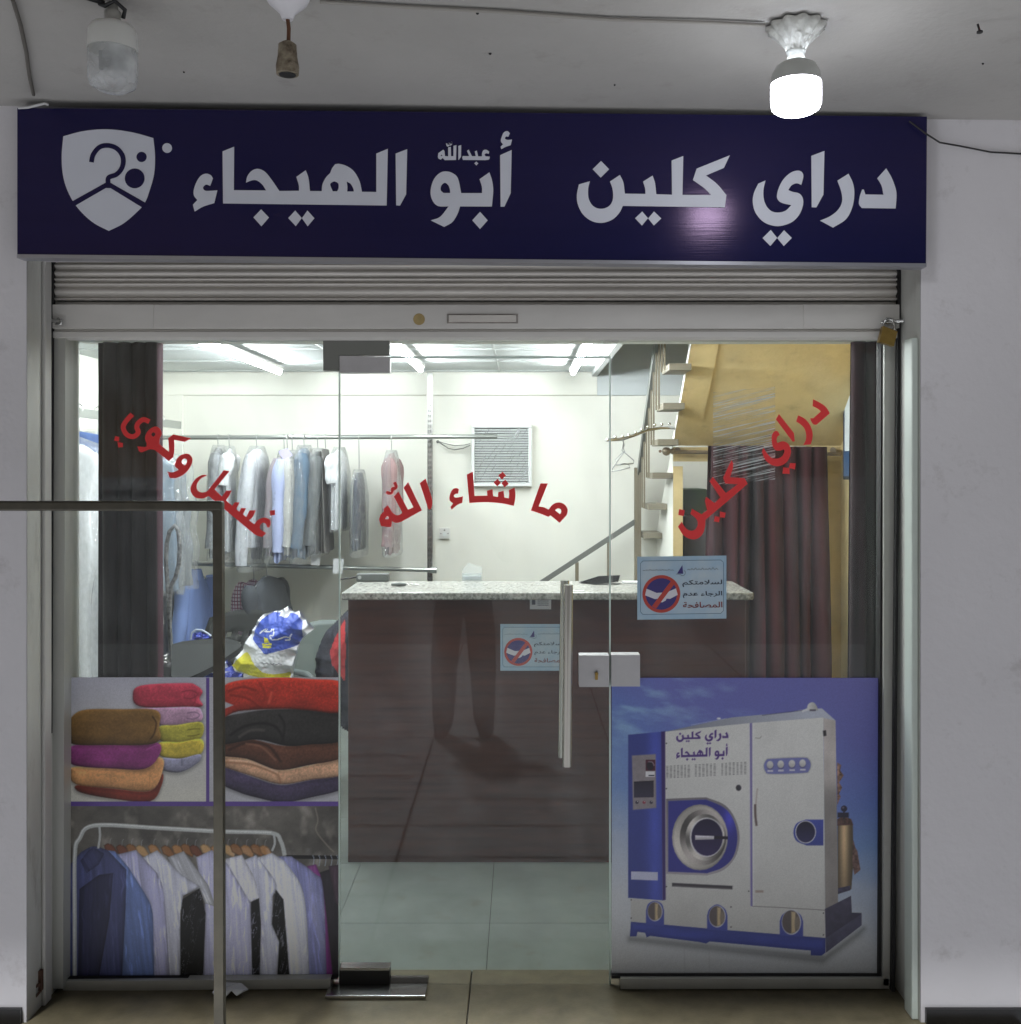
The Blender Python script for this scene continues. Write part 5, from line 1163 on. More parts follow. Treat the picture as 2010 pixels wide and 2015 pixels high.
G('bagged_shirt', 430, 882, 1092, DR, 34, fpt, 'grey mottled shirt in clear plastic, hanging first from the left on the upper rail', 'garment', seed=1, bag_py=1100, yaw=14)
G('bagged_shirt', 452, 884, 1080, DR, 26, fwt, 'plain white top in a long cloudy plastic cover next to the mottled shirt', 'garment', seed=2, bag_py=1112, yaw=10, sleeves=.3)
G('bagged_shirt', 506, 884, 1072, DR, 52, fw, 'white long-sleeved shirt whose cuff hangs below its hem', 'garment', seed=3, bag_py=1118, yaw=22, sleeves=1.12, lean=-.03)
G('bagged_jacket', 560, 892, 1088, DR, 32, ftp, 'taupe jacket in plastic squeezed left of the pale blue shirt', 'garment', seed=4, lean=-.10, yaw=14)
G('bagged_shirt', 566, 894, 1098, DR - .03, 34, fb, 'pale blue striped shirt flaring towards its hem', 'garment', seed=5, bag=False, lean=-.05, yaw=14)
G('bagged_shirt', 576, 892, 1086, DR - .02, 30, fo, 'ivory shirt under clear plastic between pale blue and slate ones', 'garment', seed=6, bag_py=1096, lean=-.01, yaw=12)
G('bagged_jacket', 599, 882, 1092, DR - .03, 42, fsl, 'slate blue jacket in crinkled plastic', 'garment', seed=7, bag_py=1104, lean=-.01, yaw=15)
G('bagged_jacket', 626, 888, 1084, DR, 36, fdg, 'dark grey jacket in shiny crinkled plastic beside the slate one', 'garment', seed=8, bag_py=1090, yaw=14)
G('bagged_trousers', 641, 884, 1082, DR, 26, fabric('grey_brown', (104, 102, 100)), 'grey brown trousers folded over a hanger', 'garment', seed=9, bag=False, sleeves=False, yaw=12, trousers=True, lean=.02)
G('bagged_shirt', 668, 886, 1038, DR, 34, fwt, 'short white top hanging right behind the door edge', 'garment', seed=10, bag_py=1042, yaw=14, sleeves=.35)
G('bagged_trousers', 707, 930, 1078, DR - .02, 27, fnv, 'dark navy trousers in a white topped plastic bag', 'garment', seed=12, bag_py=1090, yaw=10, sleeves=False, trousers=True)
G('bagged_shirt', 771, 892, 1086, DR - .02, 30, frd, 'dusty rose shirt in clear plastic, hanging alone near the slotted post', 'garment', seed=13, bag_py=1090, yaw=12, lean=.01)
lr = 'clothes on the lower rail'
G('hanging_shirt', 384, 1128, 1330, DR - .05, 70, fabric('sky_blue', (132, 156, 214)), 'plain sky blue shirt hanging on the lower rail', 'garment', seed=14, bag=False, slope=3.4, yaw=24, yk=1.0, hook_py=1109, group=lr, collar=fabric('sky_blue', (132, 156, 214)))
G('hanging_shirt', 352, 1140, 1330, DR + .08, 44, fabric('grey_check', (128, 134, 138), var=.5, vs=30), 'grey shirt with open dark collar beside the sky blue shirt', 'garment', seed=15, bag=False, slope=3.4, yaw=22, yk=1.0, hook_py=1109, group=lr, collar=fabric('navy', (46, 54, 72)))
plaid = fabric('plaid', (206, 194, 198))
t = plaid.node_tree; bs_ = t.nodes['Principled BSDF']
wv = []
tc = t.nodes.new('ShaderNodeTexCoord')
for dr, sc_, c in (('X', 18, (150, 60, 76)), ('Z', 14, (120, 70, 92))):
    w_ = t.nodes.new('ShaderNodeTexWave'); w_.bands_direction = dr; w_.inputs['Scale'].default_value = sc_; t.links.new(tc.outputs['Object'], w_.inputs[0])
    r_ = t.nodes.new('ShaderNodeMapRange'); r_.inputs[1].default_value = .72; r_.inputs[2].default_value = .9; t.links.new(w_.outputs['Fac'], r_.inputs[0]); wv.append((r_, c))
prev = None
for r_, c in wv:
    mx = t.nodes.new('ShaderNodeMix'); mx.data_type = 'RGBA'; mx.inputs[6].default_value = lin((206, 194, 198)); mx.inputs[7].default_value = lin(c)
    t.links.new(r_.outputs[0], mx.inputs[0])
    if prev: t.links.new(prev, mx.inputs[6])
    prev = mx.outputs[2]
t.links.new(prev, bs_.inputs['Base Color'])
G('hanging_shirt', 500, 1140, 1250, DR + .12, 44, plaid, 'red and white checked shirt on the lower rail', 'garment', seed=16, bag=False, slope=4, yaw=-26, yk=1.0, hook_py=1113, group=lr, lean=-.12, depth=.3)
G('hanging_jacket', 526, 1134, 1280, DR - .10, 80, fabric('charcoal', (58, 62, 68)), 'charcoal jacket on the lower rail in front of the checked shirt', 'garment', seed=17, bag=False, slope=4.5, yaw=27, yk=1.0, hook_py=1114, group=lr, lean=.12, sleeves=.7)
# paper tags dangling on the bags
for x0, y0, x1, y1, lab in ((612, 1084, 632, 1112, 'white paper tag dangling under the dark grey jacket'), (655, 1099, 677, 1128, 'white paper tag below the short white top at the door edge')):
    o = empty('paper_tag', P((x0 + x1) / 2, y0, DR - .16), lab, 'tag')
    mb = MB(); mb.hexa([P(x0, y1, DR - .16), P(x1 - 3, y1 + 1, DR - .16), P(x1, y0 + 1, DR - .16), P(x0 + 1, y0, DR - .16)], .002, card); mb.build('card', o)
o = empty('paper_tag', P(560, 885, DR - .24), 'lilac paper tag pinned on the bags at the middle of the upper rail', 'tag')
mb = MB(); mb.hexa([P(558, 905, DR - .24), P(576, 896, DR - .24), P(566, 882, DR - .24), P(548, 888, DR - .24)], .002, mat('lilac_paper', (186, 180, 230), .6)); mb.build('card', o)
# clothes on the left wall rail, seen over the left curtain
LXR = -2.12
o = empty('clothes_rail', (LXR, 5.2, 1.88), 'pale wall rail on the left wall behind the dark curtain', 'clothes rail', 'clothes rails')
mb = MB(); za = P(120, 800, 4.55).z
mb.hexa([Vector((LXR - .006, 4.35, 1.90)), Vector((LXR + .006, 4.35, 1.90)), Vector((LXR + .006, 4.35, 1.945)), Vector((LXR - .006, 4.35, 1.945))], 1.95, railg); mb.build('rail', o)
def wallgarment(name, y, zt_, zh, m, lab, half=.23, th=.055, seed=0, bag=True, x=None, hook=True):
    x = LXR if x is None else x
    o = empty(name, (x, y, 1.92), lab, 'garment', 'clothes along the left wall')
    rows = []; rows2 = []
    for j in range(24):
        t = j / 23; z = zt_ - (zt_ - zh) * t; hem = .05 if t > .93 else 0; sh = min(1, (t * 9) ** .6 + .1); ring = []; r2 = []
        for k in range(40):
            a = 2 * math.pi * k / 40
            f = 1 + .16 * math.sin(7 * a + seed + 2 * noise.noise(Vector((math.cos(a), t * 2, seed)))) * min(1, t * 1.6) + .16 * noise.noise(Vector((math.cos(a) * 2.5, math.sin(a) * 2.5 + seed, t * 5)))
            ring.append(Vector((x + half * sh * (1 + .1 * t) * math.cos(a) * f, y + th * (.4 + .6 * min(1, 3 * t)) * math.sin(a) * f, z + hem * noise.noise(Vector((a * 1.3, seed, 2))))))
            r2.append(Vector((x + (half * sh * 1.08 + .02) * math.cos(a) * (f + .06), y + (th * 1.3 + .012) * math.sin(a) * (f + .06), z + .02 - .04 * t)))
        rows.append(ring); rows2.append(r2)
    mb = MB(); mb.grid(rows, m, True, True); mb.cap(rows[0][::-1], m); mb.cap(rows[-1], m); mb.build('body', o)
    if hook:
        mb = MB(); mb.tube([Vector((x + .016, y, 1.93)), Vector((x + .018, y, 1.955)), Vector((x, y, 1.966)), Vector((x - .018, y, 1.955)), Vector((x - .014, y, 1.93)), Vector((x, y, 1.90)), Vector((x, y, zt_ + .004))], .003, wire, 6)
        mb.tube([Vector((x - half * .85, y, zt_ - .07)), Vector((x, y, zt_ + .006)), Vector((x + half * .85, y, zt_ - .07))], .003, wire, 6); mb.build('hanger', o)
    if bag: mb = MB(); mb.grid(rows2, cover, True, True); mb.build('plastic_cover', o)
wallgarment('bagged_coat', 4.62, 1.80, .72, fwt, 'white coat in crinkled plastic at the far left edge of the glass', seed=1, half=.2, th=.075)
wallgarment('hanging_shirt', 4.86, 1.83, 1.15, fabric('denim_blue', (88, 112, 164)), 'denim blue shirt with pale edges on the left wall rail', seed=2, bag=False, half=.27, th=.075)
wallgarment('bagged_coat', 5.08, 1.82, .9, fo, 'ivory coat in plastic half hidden by the dark curtain', seed=3)
wallgarment('bagged_jacket', 5.62, 1.74, .98, fabric('steel_blue', (108, 124, 140)), 'steel blue jacket in shiny plastic just right of the dark curtain', seed=4, x=-2.06, half=.13)
wallgarment('bagged_jacket', 5.85, 1.74, .98, fabric('dim_grey', (120, 126, 130)), 'grey jacket in plastic behind the steel blue one', seed=6, x=-2.08, half=.14)
wallgarment('hanging_trousers', 4.70, .99, .2, fabric('faded_denim', (98, 116, 132)), 'faded denim trousers hanging low at the left edge', seed=5, bag=False, half=.2, hook=False)
# crinkled clear film on the right pane
o = empty('cling_film', P(1465, 1290, D_GLASS + .02), 'crinkled clear film stuck inside the right pane over the ochre stair', 'plastic film')
filmg = clearmat('crinkled_film', (.97, .97, .97, 1), .1, 1.5, haze=.2, crinkle=.6, cs=5.0, stretch=(.9, 1, 60), streak=R(13), lohi=(.52, .64), top_a=.95)  # white streaks in the colour imitate highlights along the creases
mb = MB(); rows = []
for j in range(60):
    t = j / 59; y = 772 + (955 - 772) * t; row = []
    for i in range(20):
        x = 1404 + (1526 - 1404) * i / 19
        row.append(P(x, y - (i / 19) * 12, D_GLASS + .016) + Vector((0, .004 * noise.noise(Vector((i * .25, j * .9, 0))), 0)))
    rows.append(row)
mb.grid(rows, filmg); mb.build('sheet', o)
# ------------------------------------------------------------------ chairs, ironing board, bags, jacket
def plastic_chair(x, y, rz, m, lab, mesh=False, w=.5):
    o = empty('plastic_chair', (x, y, -.008), lab, 'chair'); o.rotation_euler.z = rz
    def put(mb, nm, **k):
        ob = mb.build(nm, None, **k); ob.parent = o; return ob
    mb = MB(); rows = []
    for j in range(7):
        v = j / 6; rows.append([Vector(((u - .5) * w * (1 - .12 * v), -.21 + .42 * v, .44 - .02 * math.sin(math.pi * u) - .03 * v)) for u in [i / 8 for i in range(9)]])
    mb.grid(rows, m); ob = put(mb, 'seat'); sd = ob.modifiers.new('thick', 'SOLIDIFY'); sd.thickness = .015
    mb = MB(); rows = []
    nu, nv = 17, 15
    for j in range(nv):
        v = j / (nv - 1)
        rows.append([Vector(((u - .5) * w * (.9 + .12 * math.sin(math.pi * v)) , .21 + .11 * v - .05 * (2 * u - 1) ** 2 * -1 * -1, .43 + .42 * v - .05 * (2 * u - 1) ** 2 * v)) for u in [i / (nu - 1) for i in range(nu)]])
    b = len(mb.v)
    mb.grid(rows, m)
    if mesh:                         # square holes through the middle of the backrest
        keep = []
        for idx, f in enumerate(mb.f):
            j, i = divmod(idx, nu - 1)
            if 2 < j < nv - 4 and 1 < i < nu - 3 and i % 2 == 0 and j % 2 == 1: continue
            keep.append(idx)
        mb.f = [mb.f[i] for i in keep]; mb.m = [mb.m[i] for i in keep]; mb.sm = [mb.sm[i] for i in keep]
    ob = put(mb, 'backrest'); sd = ob.modifiers.new('thick', 'SOLIDIFY'); sd.thickness = .014
    for sx_ in (-1, 1):
        for sy in (-1, 1):
            mb = MB(); mb.tube([Vector((sx_ * w * .42, sy * .19, .43)), Vector((sx_ * w * .47, sy * .22, 0))], [.024, .018], m, 8); put(mb, 'leg')
        mb = MB(); mb.tube([Vector((sx_ * w * .47, -.2, .43)), Vector((sx_ * w * .5, -.19, .6)), Vector((sx_ * w * .5, 0, .64)), Vector((sx_ * w * .46, .24, .62))], .018, m, 8); put(mb, 'armrest')
    return o
chair_dk = mat('charcoal_plastic', (40, 42, 40), .5); chair_gr = mat('grey_green_plastic', (84, 94, 92), .45)
pc = P(430, 1290, 5.5)
plastic_chair(pc.x, 5.55, R(-14), chair_dk, 'charcoal plastic chair with pierced backrest behind the ironing board', True, .52)
pg = P(622, 1330, 5.1)
plastic_chair(pg.x + .16, 5.2, R(38), chair_gr, 'grey green plastic chair with a navy jacket over its back')
# ironing board
ib = empty('ironing_board', P(400, 1300, 4.9), 'dark green padded ironing board tilted beside the railing post', 'ironing board')
pad = mat('board_cloth', (24, 28, 27), .85, var=.2, vs=10, bump=.2, bs=200)
ol = smooth([(338, 1268), (360, 1262), (400, 1258, 1), (440, 1257, 1), (468, 1262, 1), (474, 1272, 1), (450, 1290, 1), (420, 1310, 1), (380, 1330, 1), (345, 1342), (337, 1330)])
mb = MB()
def ibp(x, y, k=0): return P(x, y, 5.05 - (y - 1258) * .004) + Vector((0, 0, k))
mb.poly([[ibp(x, y) for x, y in ol]], pad)
for i in range(len(ol)):
    a1, b1 = ol[i], ol[(i + 1) % len(ol)]
    mb.face([ibp(*a1), ibp(*b1), ibp(*b1, -.03) + Vector((0, .02, 0)), ibp(*a1, -.03) + Vector((0, .02, 0))], pad)
mb.poly([[ibp(x, y, -.03) + Vector((0, .02, 0)) for x, y in ol]], pad)
mb.build('board', ib)
for sx_ in (350, 440):
    mb = MB(); p = P(sx_, 1310, 4.95); mb.tube([p, Vector((p.x + .12 * (1 if sx_ < 400 else -1), 5.0, 0))], .012, steel, 8); mb.build('leg', ib)
hz = empty('steam_hose', P(342, 1335, 5.0), 'black flecked steam hose hanging in a loop beside the dark curtain', 'hose')
hosem = mat('flecked_hose', (30, 30, 32), .6, var=.9, vs=60, col2=(120, 120, 120))
mb = MB(); mb.tube([P(x, y, 5.15) for x, y in ((336, 1340), (336, 1280), (333, 1210), (330, 1150), (327, 1110), (328, 1070), (334, 1045), (344, 1034), (351, 1045), (354, 1080), (352, 1110), (346, 1135), (338, 1150), (334, 1175), (334, 1230), (338, 1300), (338, 1342))], .011, hosem, 10); mb.build('hose', hz)
iron = empty('steam_iron_rest', P(330, 1310, 4.9), 'black round rest with a wire spring beside the hose', 'iron rest')
mb = MB(); mb.lathe([(.02, -.03), (.036, -.02), (.04, 0), (.034, .02)], blackm, P(332, 1318, 4.9), 20, 'y'); mb.build('base', iron)
mb = MB(); c0 = P(324, 1298, 4.93); mb.tube([c0 + Vector((.018 * math.cos(a), .018 * math.sin(a), -.04 + .0026 * a)) for a in [k * .45 for k in range(60)]], .0028, chrome, 6); mb.build('spring', iron)
def inside(p, poly):
    x, y = p; r = False
    for i in range(len(poly)):
        x1, y1 = poly[i][:2]; x2, y2 = poly[i - 1][:2]
        if (y1 > y) != (y2 > y) and x < (x2 - x1) * (y - y1) / (y2 - y1) + x1: r = not r
    return r
K_ = zr(300, 1100, 4.8175)
def crumple_bag(name, outline, patches, base, d, lab, seed, dep=.10, n=110):
    ol = smooth(outline); xs = [p[0] for p in ol]; ys = [p[1] for p in ol]
    x0, x1, y0, y1 = min(xs), max(xs), min(ys), max(ys)
    o = empty(name, P((x0 + x1) / 2, y1, d), lab, 'bag')
    ps = [(smooth(c), m) for c, m in patches]
    mb = MB(); idx = {}
    def vert(i, j):
        if (i, j) in idx: return idx[i, j]
        x = x0 + (x1 - x0) * i / n; y = y0 + (y1 - y0) * j / n
        dist = min(math.hypot(x - a, y - b) for a, b in ol) / ((x1 - x0) * .3)
        bl = min(1, dist) ** .5
        nv = Vector((i * .055, j * .055, seed))
        cr_ = .014 * noise.noise(nv) + .009 * abs(noise.noise(nv * 2.7)) + .003 * noise.noise(nv * 6)
        p = P(x, y, d); p.y -= bl * (dep + cr_)
        idx[i, j] = len(mb.v); mb.v.append(tuple(p)); return idx[i, j]
    for j in range(n):
        for i in range(n):
            c = (x0 + (x1 - x0) * (i + .5) / n, y0 + (y1 - y0) * (j + .5) / n)
            if not inside(c, ol): continue
            m = base
            for q, mm in ps:
                if inside(c, q): m = mm
            mb.f.append((vert(i, j), vert(i + 1, j), vert(i + 1, j + 1), vert(i, j + 1))); mb.m.append(mb.mi(m)); mb.sm.append(True)
    b = len(mb.v)                      # a plain back to close the bag
    mb.poly([[P(x, y, d + .03) for x, y in ol]], base)
    for i in range(len(ol)):
        a1, b1 = ol[i], ol[(i + 1) % len(ol)]
        mb.face([P(*a1, d), P(*b1, d), P(*b1, d + .03), P(*a1, d + .03)], base)
    ob = mb.build('film', o)
    return o, (lambda x, y: P(x, y, d) + Vector((0, -dep - .05, 0)))
bagw = mat('bag_white', (226, 228, 232), .35, spec=.6); bagb = mat('bag_blue', (56, 84, 186), .3, spec=.6); bagy = mat('bag_yellow', (214, 206, 30), .3, spec=.6)
outl = K_([(1290, 445), (1330, 490), (1400, 490), (1460, 570), (1535, 660), (1440, 735), (1400, 800), (1370, 900), (1340, 1080), (1345, 1150), (900, 1150), (870, 1080), (770, 1020), (775, 985), (870, 850), (950, 700), (990, 620), (1060, 520), (1180, 490), (1240, 480)])
bluep = K_([(1060, 560), (1150, 500, 1), (1260, 500, 1), (1380, 510, 1), (1440, 590, 1), (1445, 680, 1), (1420, 800), (1300, 830), (1120, 870), (1030, 790), (978, 740), (1000, 640)])
yel = K_([(770, 1000), (880, 890, 1), (940, 872, 1), (1000, 950, 1), (1090, 1030, 1), (1200, 1060, 1), (1330, 1055), (1325, 1120), (1200, 1110), (1000, 1085), (880, 1070)])
hole = K_([(1225, 525), (1240, 480), (1330, 490), (1300, 545)])
wr = [K_(stroke(p, 13)) for p in ([(1050, 685), (1090, 655), (1130, 640), (1100, 660)], [(1100, 665), (1160, 660), (1175, 640)], [(1185, 640), (1195, 690), (1160, 700), (1180, 730)], [(1180, 735), (1240, 730), (1290, 715), (1330, 725), (1330, 745), (1290, 745)], [(1350, 690), (1335, 720)])]
yl2 = [K_([(1100, 715), (1140, 725), (1160, 760), (1105, 765)]), K_([(1085, 775), (1180, 765), (1180, 785), (1085, 790)]), K_([(1085, 795), (1178, 790), (1170, 810), (1090, 808)])]
small = [K_(stroke(p, 6)) for p in ([(1090, 940), (1110, 955), (1140, 945), (1150, 960)], [(1165, 950), (1185, 965), (1200, 955)], [(1210, 970), (1240, 962), (1265, 978)])]
crumple_bag('shopping_bag', outl, [(bluep, bagb), (yel, bagy), (hole, bagw)] + [(w, bagw) for w in wr] + [(q, bagy) for q in yl2] + [(q, mat('ink_notice_black', (40, 42, 66))) for q in small], bagw, 4.85, 'white plastic shopping bag with blue badge and yellow band standing behind the left pane', 3)
crumple_bag('blue_bag', K_([(500, 1010), (560, 985), (640, 960), (680, 910), (720, 930), (760, 1010), (860, 1080), (870, 1150), (500, 1150)]), [(K_([(690, 930), (720, 960), (740, 1010), (690, 1030), (670, 990)]), bagw), (K_([(530, 1020), (640, 1040), (760, 1050), (700, 1065), (560, 1050)]), bagw)], mat('bag_deep_blue', (34, 52, 150), .3), 4.95, 'shiny deep blue plastic bag left of the white shopping bag', 8, .07)
crumple_bag('blue_bag', K_([(370, 760), (400, 700), (470, 690), (550, 710), (560, 760), (480, 775)]), [], MATS['bag_deep_blue'], 5.3, 'small blue bag with a pale handle on the charcoal chair', 9, .05)
o = empty('bag_handle', P(395, 1245, 5.22), 'pale looped strap of the small blue bag', 'strap')
mb = MB(); mb.tube([P(x, y, 5.22) for x, y in ((376, 1258), (378, 1245), (386, 1239), (398, 1240), (408, 1246), (415, 1252))], .005, mat('pale_strap', (176, 186, 204), .5), 8); mb.build('strap', o)
# navy and red jacket over the grey chair
navyj = mat('jacket_navy', (30, 32, 46), .8, var=.3, vs=10, bump=.4, bs=60); redj = mat('jacket_red', (190, 42, 46), .75, var=.3, vs=10, bump=.4, bs=60)
jo = K_([(1560, 1000), (1590, 820), (1640, 700, 1), (1720, 620, 1), (1800, 540, 1), (1850, 490, 1), (1920, 480), (2100, 520), (2200, 700), (2200, 1500), (1900, 1640), (1760, 1500), (1640, 1300), (1560, 1100)])
jr = K_([(1845, 545), (1870, 800), (1860, 1120), (1800, 1050), (1740, 960), (1715, 850), (1760, 720)])
ob, _ = crumple_bag('jacket', jo, [(jr, redj)], navyj, 4.95, 'navy jacket with a red front panel draped over the grey green chair', 5, .10, 70)
ob['category'] = 'jacket'
# ------------------------------------------------------------------ lamps under the porch
def lamp_bulb(px, py_top, d, lab, lit, tilt=0):
    c = P(px, 0, d); zs = sofz(c.x) - .004
    o = empty('ceiling_bulb', (c.x, d, zs), lab, 'lamp', 'bulbs under the porch soffit')
    return o, c.x, zs
foil = mat('crumpled_rose', (206, 206, 200), .45, var=.2, vs=20, bump=.8, bs=45)
bulb_base = mat('bulb_base', (186, 188, 184), .4)
glow = mat('lit_bulb', (244, 248, 255), .5, emit=BULB_E)
DL = 2.41
o, x, zs = lamp_bulb(1567, 45, DL, 'lit white LED bulb on a fluted rose at the right of the soffit', True)
mb = MB(); rows = []
for r_, h_ in ((.064, 0), (.066, -.006), (.056, -.016), (.042, -.030), (.028, -.046), (.021, -.060)):
    rows.append([Vector((x + r_ * (1 + .10 * math.sin(11 * a)) * math.cos(a), DL + r_ * (1 + .10 * math.sin(11 * a)) * math.sin(a), zs + h_)) for a in [2 * math.pi * k / 66 for k in range(66)]])
mb.grid(rows, foil, True, True); mb.build('ceiling_rose', o)
mb = MB(); mb.lathe([(.021, -.056), (.022, -.064), (.019, -.068), (.021, -.076), (.020, -.084)], bulb_base, (x, DL, zs)); mb.build('socket', o)
zb0 = P(0, 110, DL).z; zb1 = P(0, 226, DL + .02).z
mb = MB(); zt1 = zs - .084
zmid = P(0, 146, DL - .058).z
mb.lathe([(.026, zt1 - zs), (.046, zt1 - .012 - zs), (.056, zt1 - .03 - zs), (.0585, zmid - zs)], bulb_base, (x, DL, zs), capb=False, capt=False); mb.build('bulb_base', o)
mb = MB(); mb.lathe([(.0585, zmid - zs), (.0588, zmid - .02 - zs), (.0585, zb1 + .02 - zs), (.055, zb1 + .008 - zs), (.045, zb1 + .001 - zs), (.0, zb1 - zs)], glow, (x, DL, zs), 32, capb=False, capt=False); mb.build('bulb_globe', o)
# unlit bulb at the left: grey cap, cloudy cover half dropped
dead = mat('cloudy_cover', (206, 206, 206), .35, var=.25, vs=9)
oldw = mat('aged_white', (170, 168, 162), .5, var=.3, vs=25)
o, x, zs = lamp_bulb(222, 0, 2.33, 'unlit bulb with a cloudy cover hanging from a bare socket at the left', False)
mb = MB(); mb.lathe([(.012, 0), (.012, -.022), (.018, -.024), (.018, -.05), (.014, -.056)], oldw, (x, 2.33, zs)); mb.tube([Vector((x - .03, 2.33, zs - .006)), Vector((x - .01, 2.31, zs - .02)), Vector((x + .012, 2.31, zs - .008)), Vector((x + .028, 2.33, zs - .02)), Vector((x + .02, 2.34, zs - .034))], .005, blackm, 8); mb.build('socket', o)
z0 = P(0, 52, 2.33).z - zs; z1_ = P(0, 100, 2.33).z - zs; z2_ = P(0, 186, 2.35).z - zs
mb = MB(); mb.lathe([(.02, z0 + .012), (.046, z0), (.053, z0 - .012), (.055, z1_)], mat('bulb_cap', (214, 214, 210), .4), (x, 2.33, zs), capt=False); mb.build('bulb_base', o)
mb = MB(); mb.lathe([(.053, z1_), (.055, z1_ - .02), (.054, z2_ + .03), (.050, z2_ + .014), (.03, z2_ + .002), (.0, z2_)], clearmat('cloudy_plastic', (.9, .9, .9, 1), .15, 1.45, haze=.34, crinkle=.4, cs=14), (x, 2.33, zs), 32, capb=False, capt=False); mb.build('bulb_globe', o)
mb = MB(); mb.box(x - .03, x + .03, 2.325, 2.335, z2_ + zs + .05, z1_ + zs, mat('led_board', (150, 152, 152), .5)); mb.build('led_board', o)
# hanging lampholder in the middle
c = P(566, 0, 2.30); zs = sofz(c.x) - .004
o = empty('pendant_holder', (c.x, 2.30, zs), 'empty brown lampholder on a short cord from a white ceiling cup', 'lampholder')
mb = MB(); mb.lathe([(.05, .0), (.044, -.012), (.018, -.036), (.012, -.05)], mat('white_cup', (214, 212, 216), .5), (c.x, 2.30, zs)); mb.build('ceiling_cup', o)
z0 = P(0, 38, 2.3).z; z1_ = P(0, 88, 2.3).z; z2_ = P(0, 146, 2.3).z
mb = MB(); mb.tube([Vector((c.x, 2.30, zs - .045)), Vector((c.x + .003, 2.30, z0 - .02)), Vector((c.x + .002, 2.30, z1_))], .0045, mat('rusty_cord', (96, 62, 42), .8), 8); mb.build('cord', o)
mb = MB(); mb.lathe([(.012, z1_ + .006 - zs), (.020, z1_ - zs), (.022, (z1_ * .6 + z2_ * .4) - zs), (.026, z2_ + .018 - zs), (.025, z2_ - zs)], mat('aged_bakelite', (158, 148, 128), .6, var=.75, vs=40, col2=(70, 52, 36)), (c.x, 2.30, zs)); mb.build('holder', o)
mb = MB(); mb.lathe([(.019, z2_ - .0012 - zs), (.0185, z2_ - .002 - zs)], blackm, (c.x, 2.30, zs)); mb.build('socket_hole', o)
# cables
wirew = mat('painted_cable', (150, 146, 140), .6)
def cable(pts, r, m, lab):
    o = empty('cable', pts[0], lab, 'cable'); mb = MB(); mb.tube(pts, r, m, 8); mb.build('lead', o)
def so(px, d): x_ = P(px, 0, d).x; return Vector((x_, d, sofz(x_) - .008))
cable([so(630, 2.31), so(800, 2.33), so(1000, 2.35), so(1200, 2.38), so(1400, 2.39), so(1505, 2.40)], .0045, wirew, 'painted over cable running along the soffit to the lit bulb')
cable([so(25, 2.32), so(40, 2.45), so(52, 2.62), so(58, 2.78), so(66, 2.92)], .005, mat('dirty_cable', (96, 92, 86), .7), 'dirty cable on the soffit above the left end of the signboard')
cable([so(150, 2.29), so(205, 2.33)], .006, blackm, 'short black cable to the unlit bulb')
bw = mat('black_wire', (34, 33, 34), .6)
cable([P(1790, 238, 2.97), P(1822, 262, 2.965), P(1850, 280, 3.0), P(1890, 287, 3.03), P(1950, 299, 3.033), P(2040, 304, 3.033)], .0026, bw, 'thin black wire running from the signboard across the right wall')
cable([P(36, 212, 2.97), P(55, 211, 2.972), P(88, 203, 2.975), P(95, 206, 2.976)], .004, mat('white_wire', (200, 200, 200), .5), 'white wire end sticking out over the left end of the signboard')
# nail in the soffit, hook low on the left jamb, paper scrap on the step
q = so(1925, 2.38); o = empty('nail', q, 'small black nail in the soffit right of the lit bulb', 'nail')
mb = MB(); mb.tube([q, q + Vector((0, -.01, -.02))], .0028, blackm, 6); mb.lathe([(.007, 0), (.007, -.004)], blackm, q + Vector((0, -.01, -.02)), 10); mb.build('pin', o)
o = empty('scrap_paper', P(465, 1962, 3.2), 'torn white paper scrap on the stone threshold behind the railing post', 'paper scrap')
sc_ = zr(0, 1555, 2.876)([(1200, 1180), (1260, 1150), (1290, 1138), (1350, 1132), (1370, 1150), (1405, 1160), (1380, 1180), (1340, 1190), (1310, 1185), (1280, 1195), (1215, 1200)])
def onstep(px, py): d = H * F / (py - 920); return P(px, py, d)
mb = MB(); mb.poly([[onstep(x, y) + Vector((0, 0, .004 + .02 * (1 + noise.noise(Vector((x * .12, y * .3, 0)))))) for x, y in sc_]], card, .004, (0, 0, -1)); mb.build('sheet', o)
o = empty('hasp', P(74, 1945, 3.08), 'rusty bent hasp at the foot of the left reveal', 'hasp')
rust = mat('rusty_iron', (92, 62, 46), .7, var=.5, vs=30)
mb = MB(); mb.tube([P(x, y, 3.10) for x, y in ((78, 1935), (66, 1948), (56, 1965), (54, 1977), (60, 1978), (70, 1962), (80, 1950))], .004, rust, 8); mb.box(P(74, 0, 3.12).x, P(84, 0, 3.12).x, 3.11, 3.125, P(0, 1955, 3.1).z, P(0, 1915, 3.1).z, rust); mb.build('loop', o)
# railing pipe in front of the shop
pipe = mat('dark_pipe', (88, 84, 74), .5, metal=.4, var=.3, vs=18)
DPp = 2.62
rl = empty('pipe_railing', P(428, 2300, DPp), 'dark square pipe railing with one post in front of the left pane', 'railing')
def rp(x, y): return P(x, y, DPp)
w_ = .0136
mb = MB(); zt_ = P(0, 986, DPp).z; zb_ = P(0, 1005.5, DPp).z; xr = P(437, 0, DPp).x; xl = P(420, 0, DPp).x
mb.box(-4.2, xr, DPp, DPp + .027, zb_, zt_, pipe); mb.build('top_bar', rl, bevel=.005)
mb = MB(); mb.hexa([Vector((P(421.5, 0, DPp).x, DPp + .001, -.17)), Vector((P(440, 0, DPp).x, DPp + .001, -.17)), Vector((P(436.4, 0, DPp).x, DPp + .001, zb_ + .002)), Vector((P(418.5, 0, DPp).x, DPp + .001, zb_ + .002))], .025, pipe); mb.build('post', rl, bevel=.005)
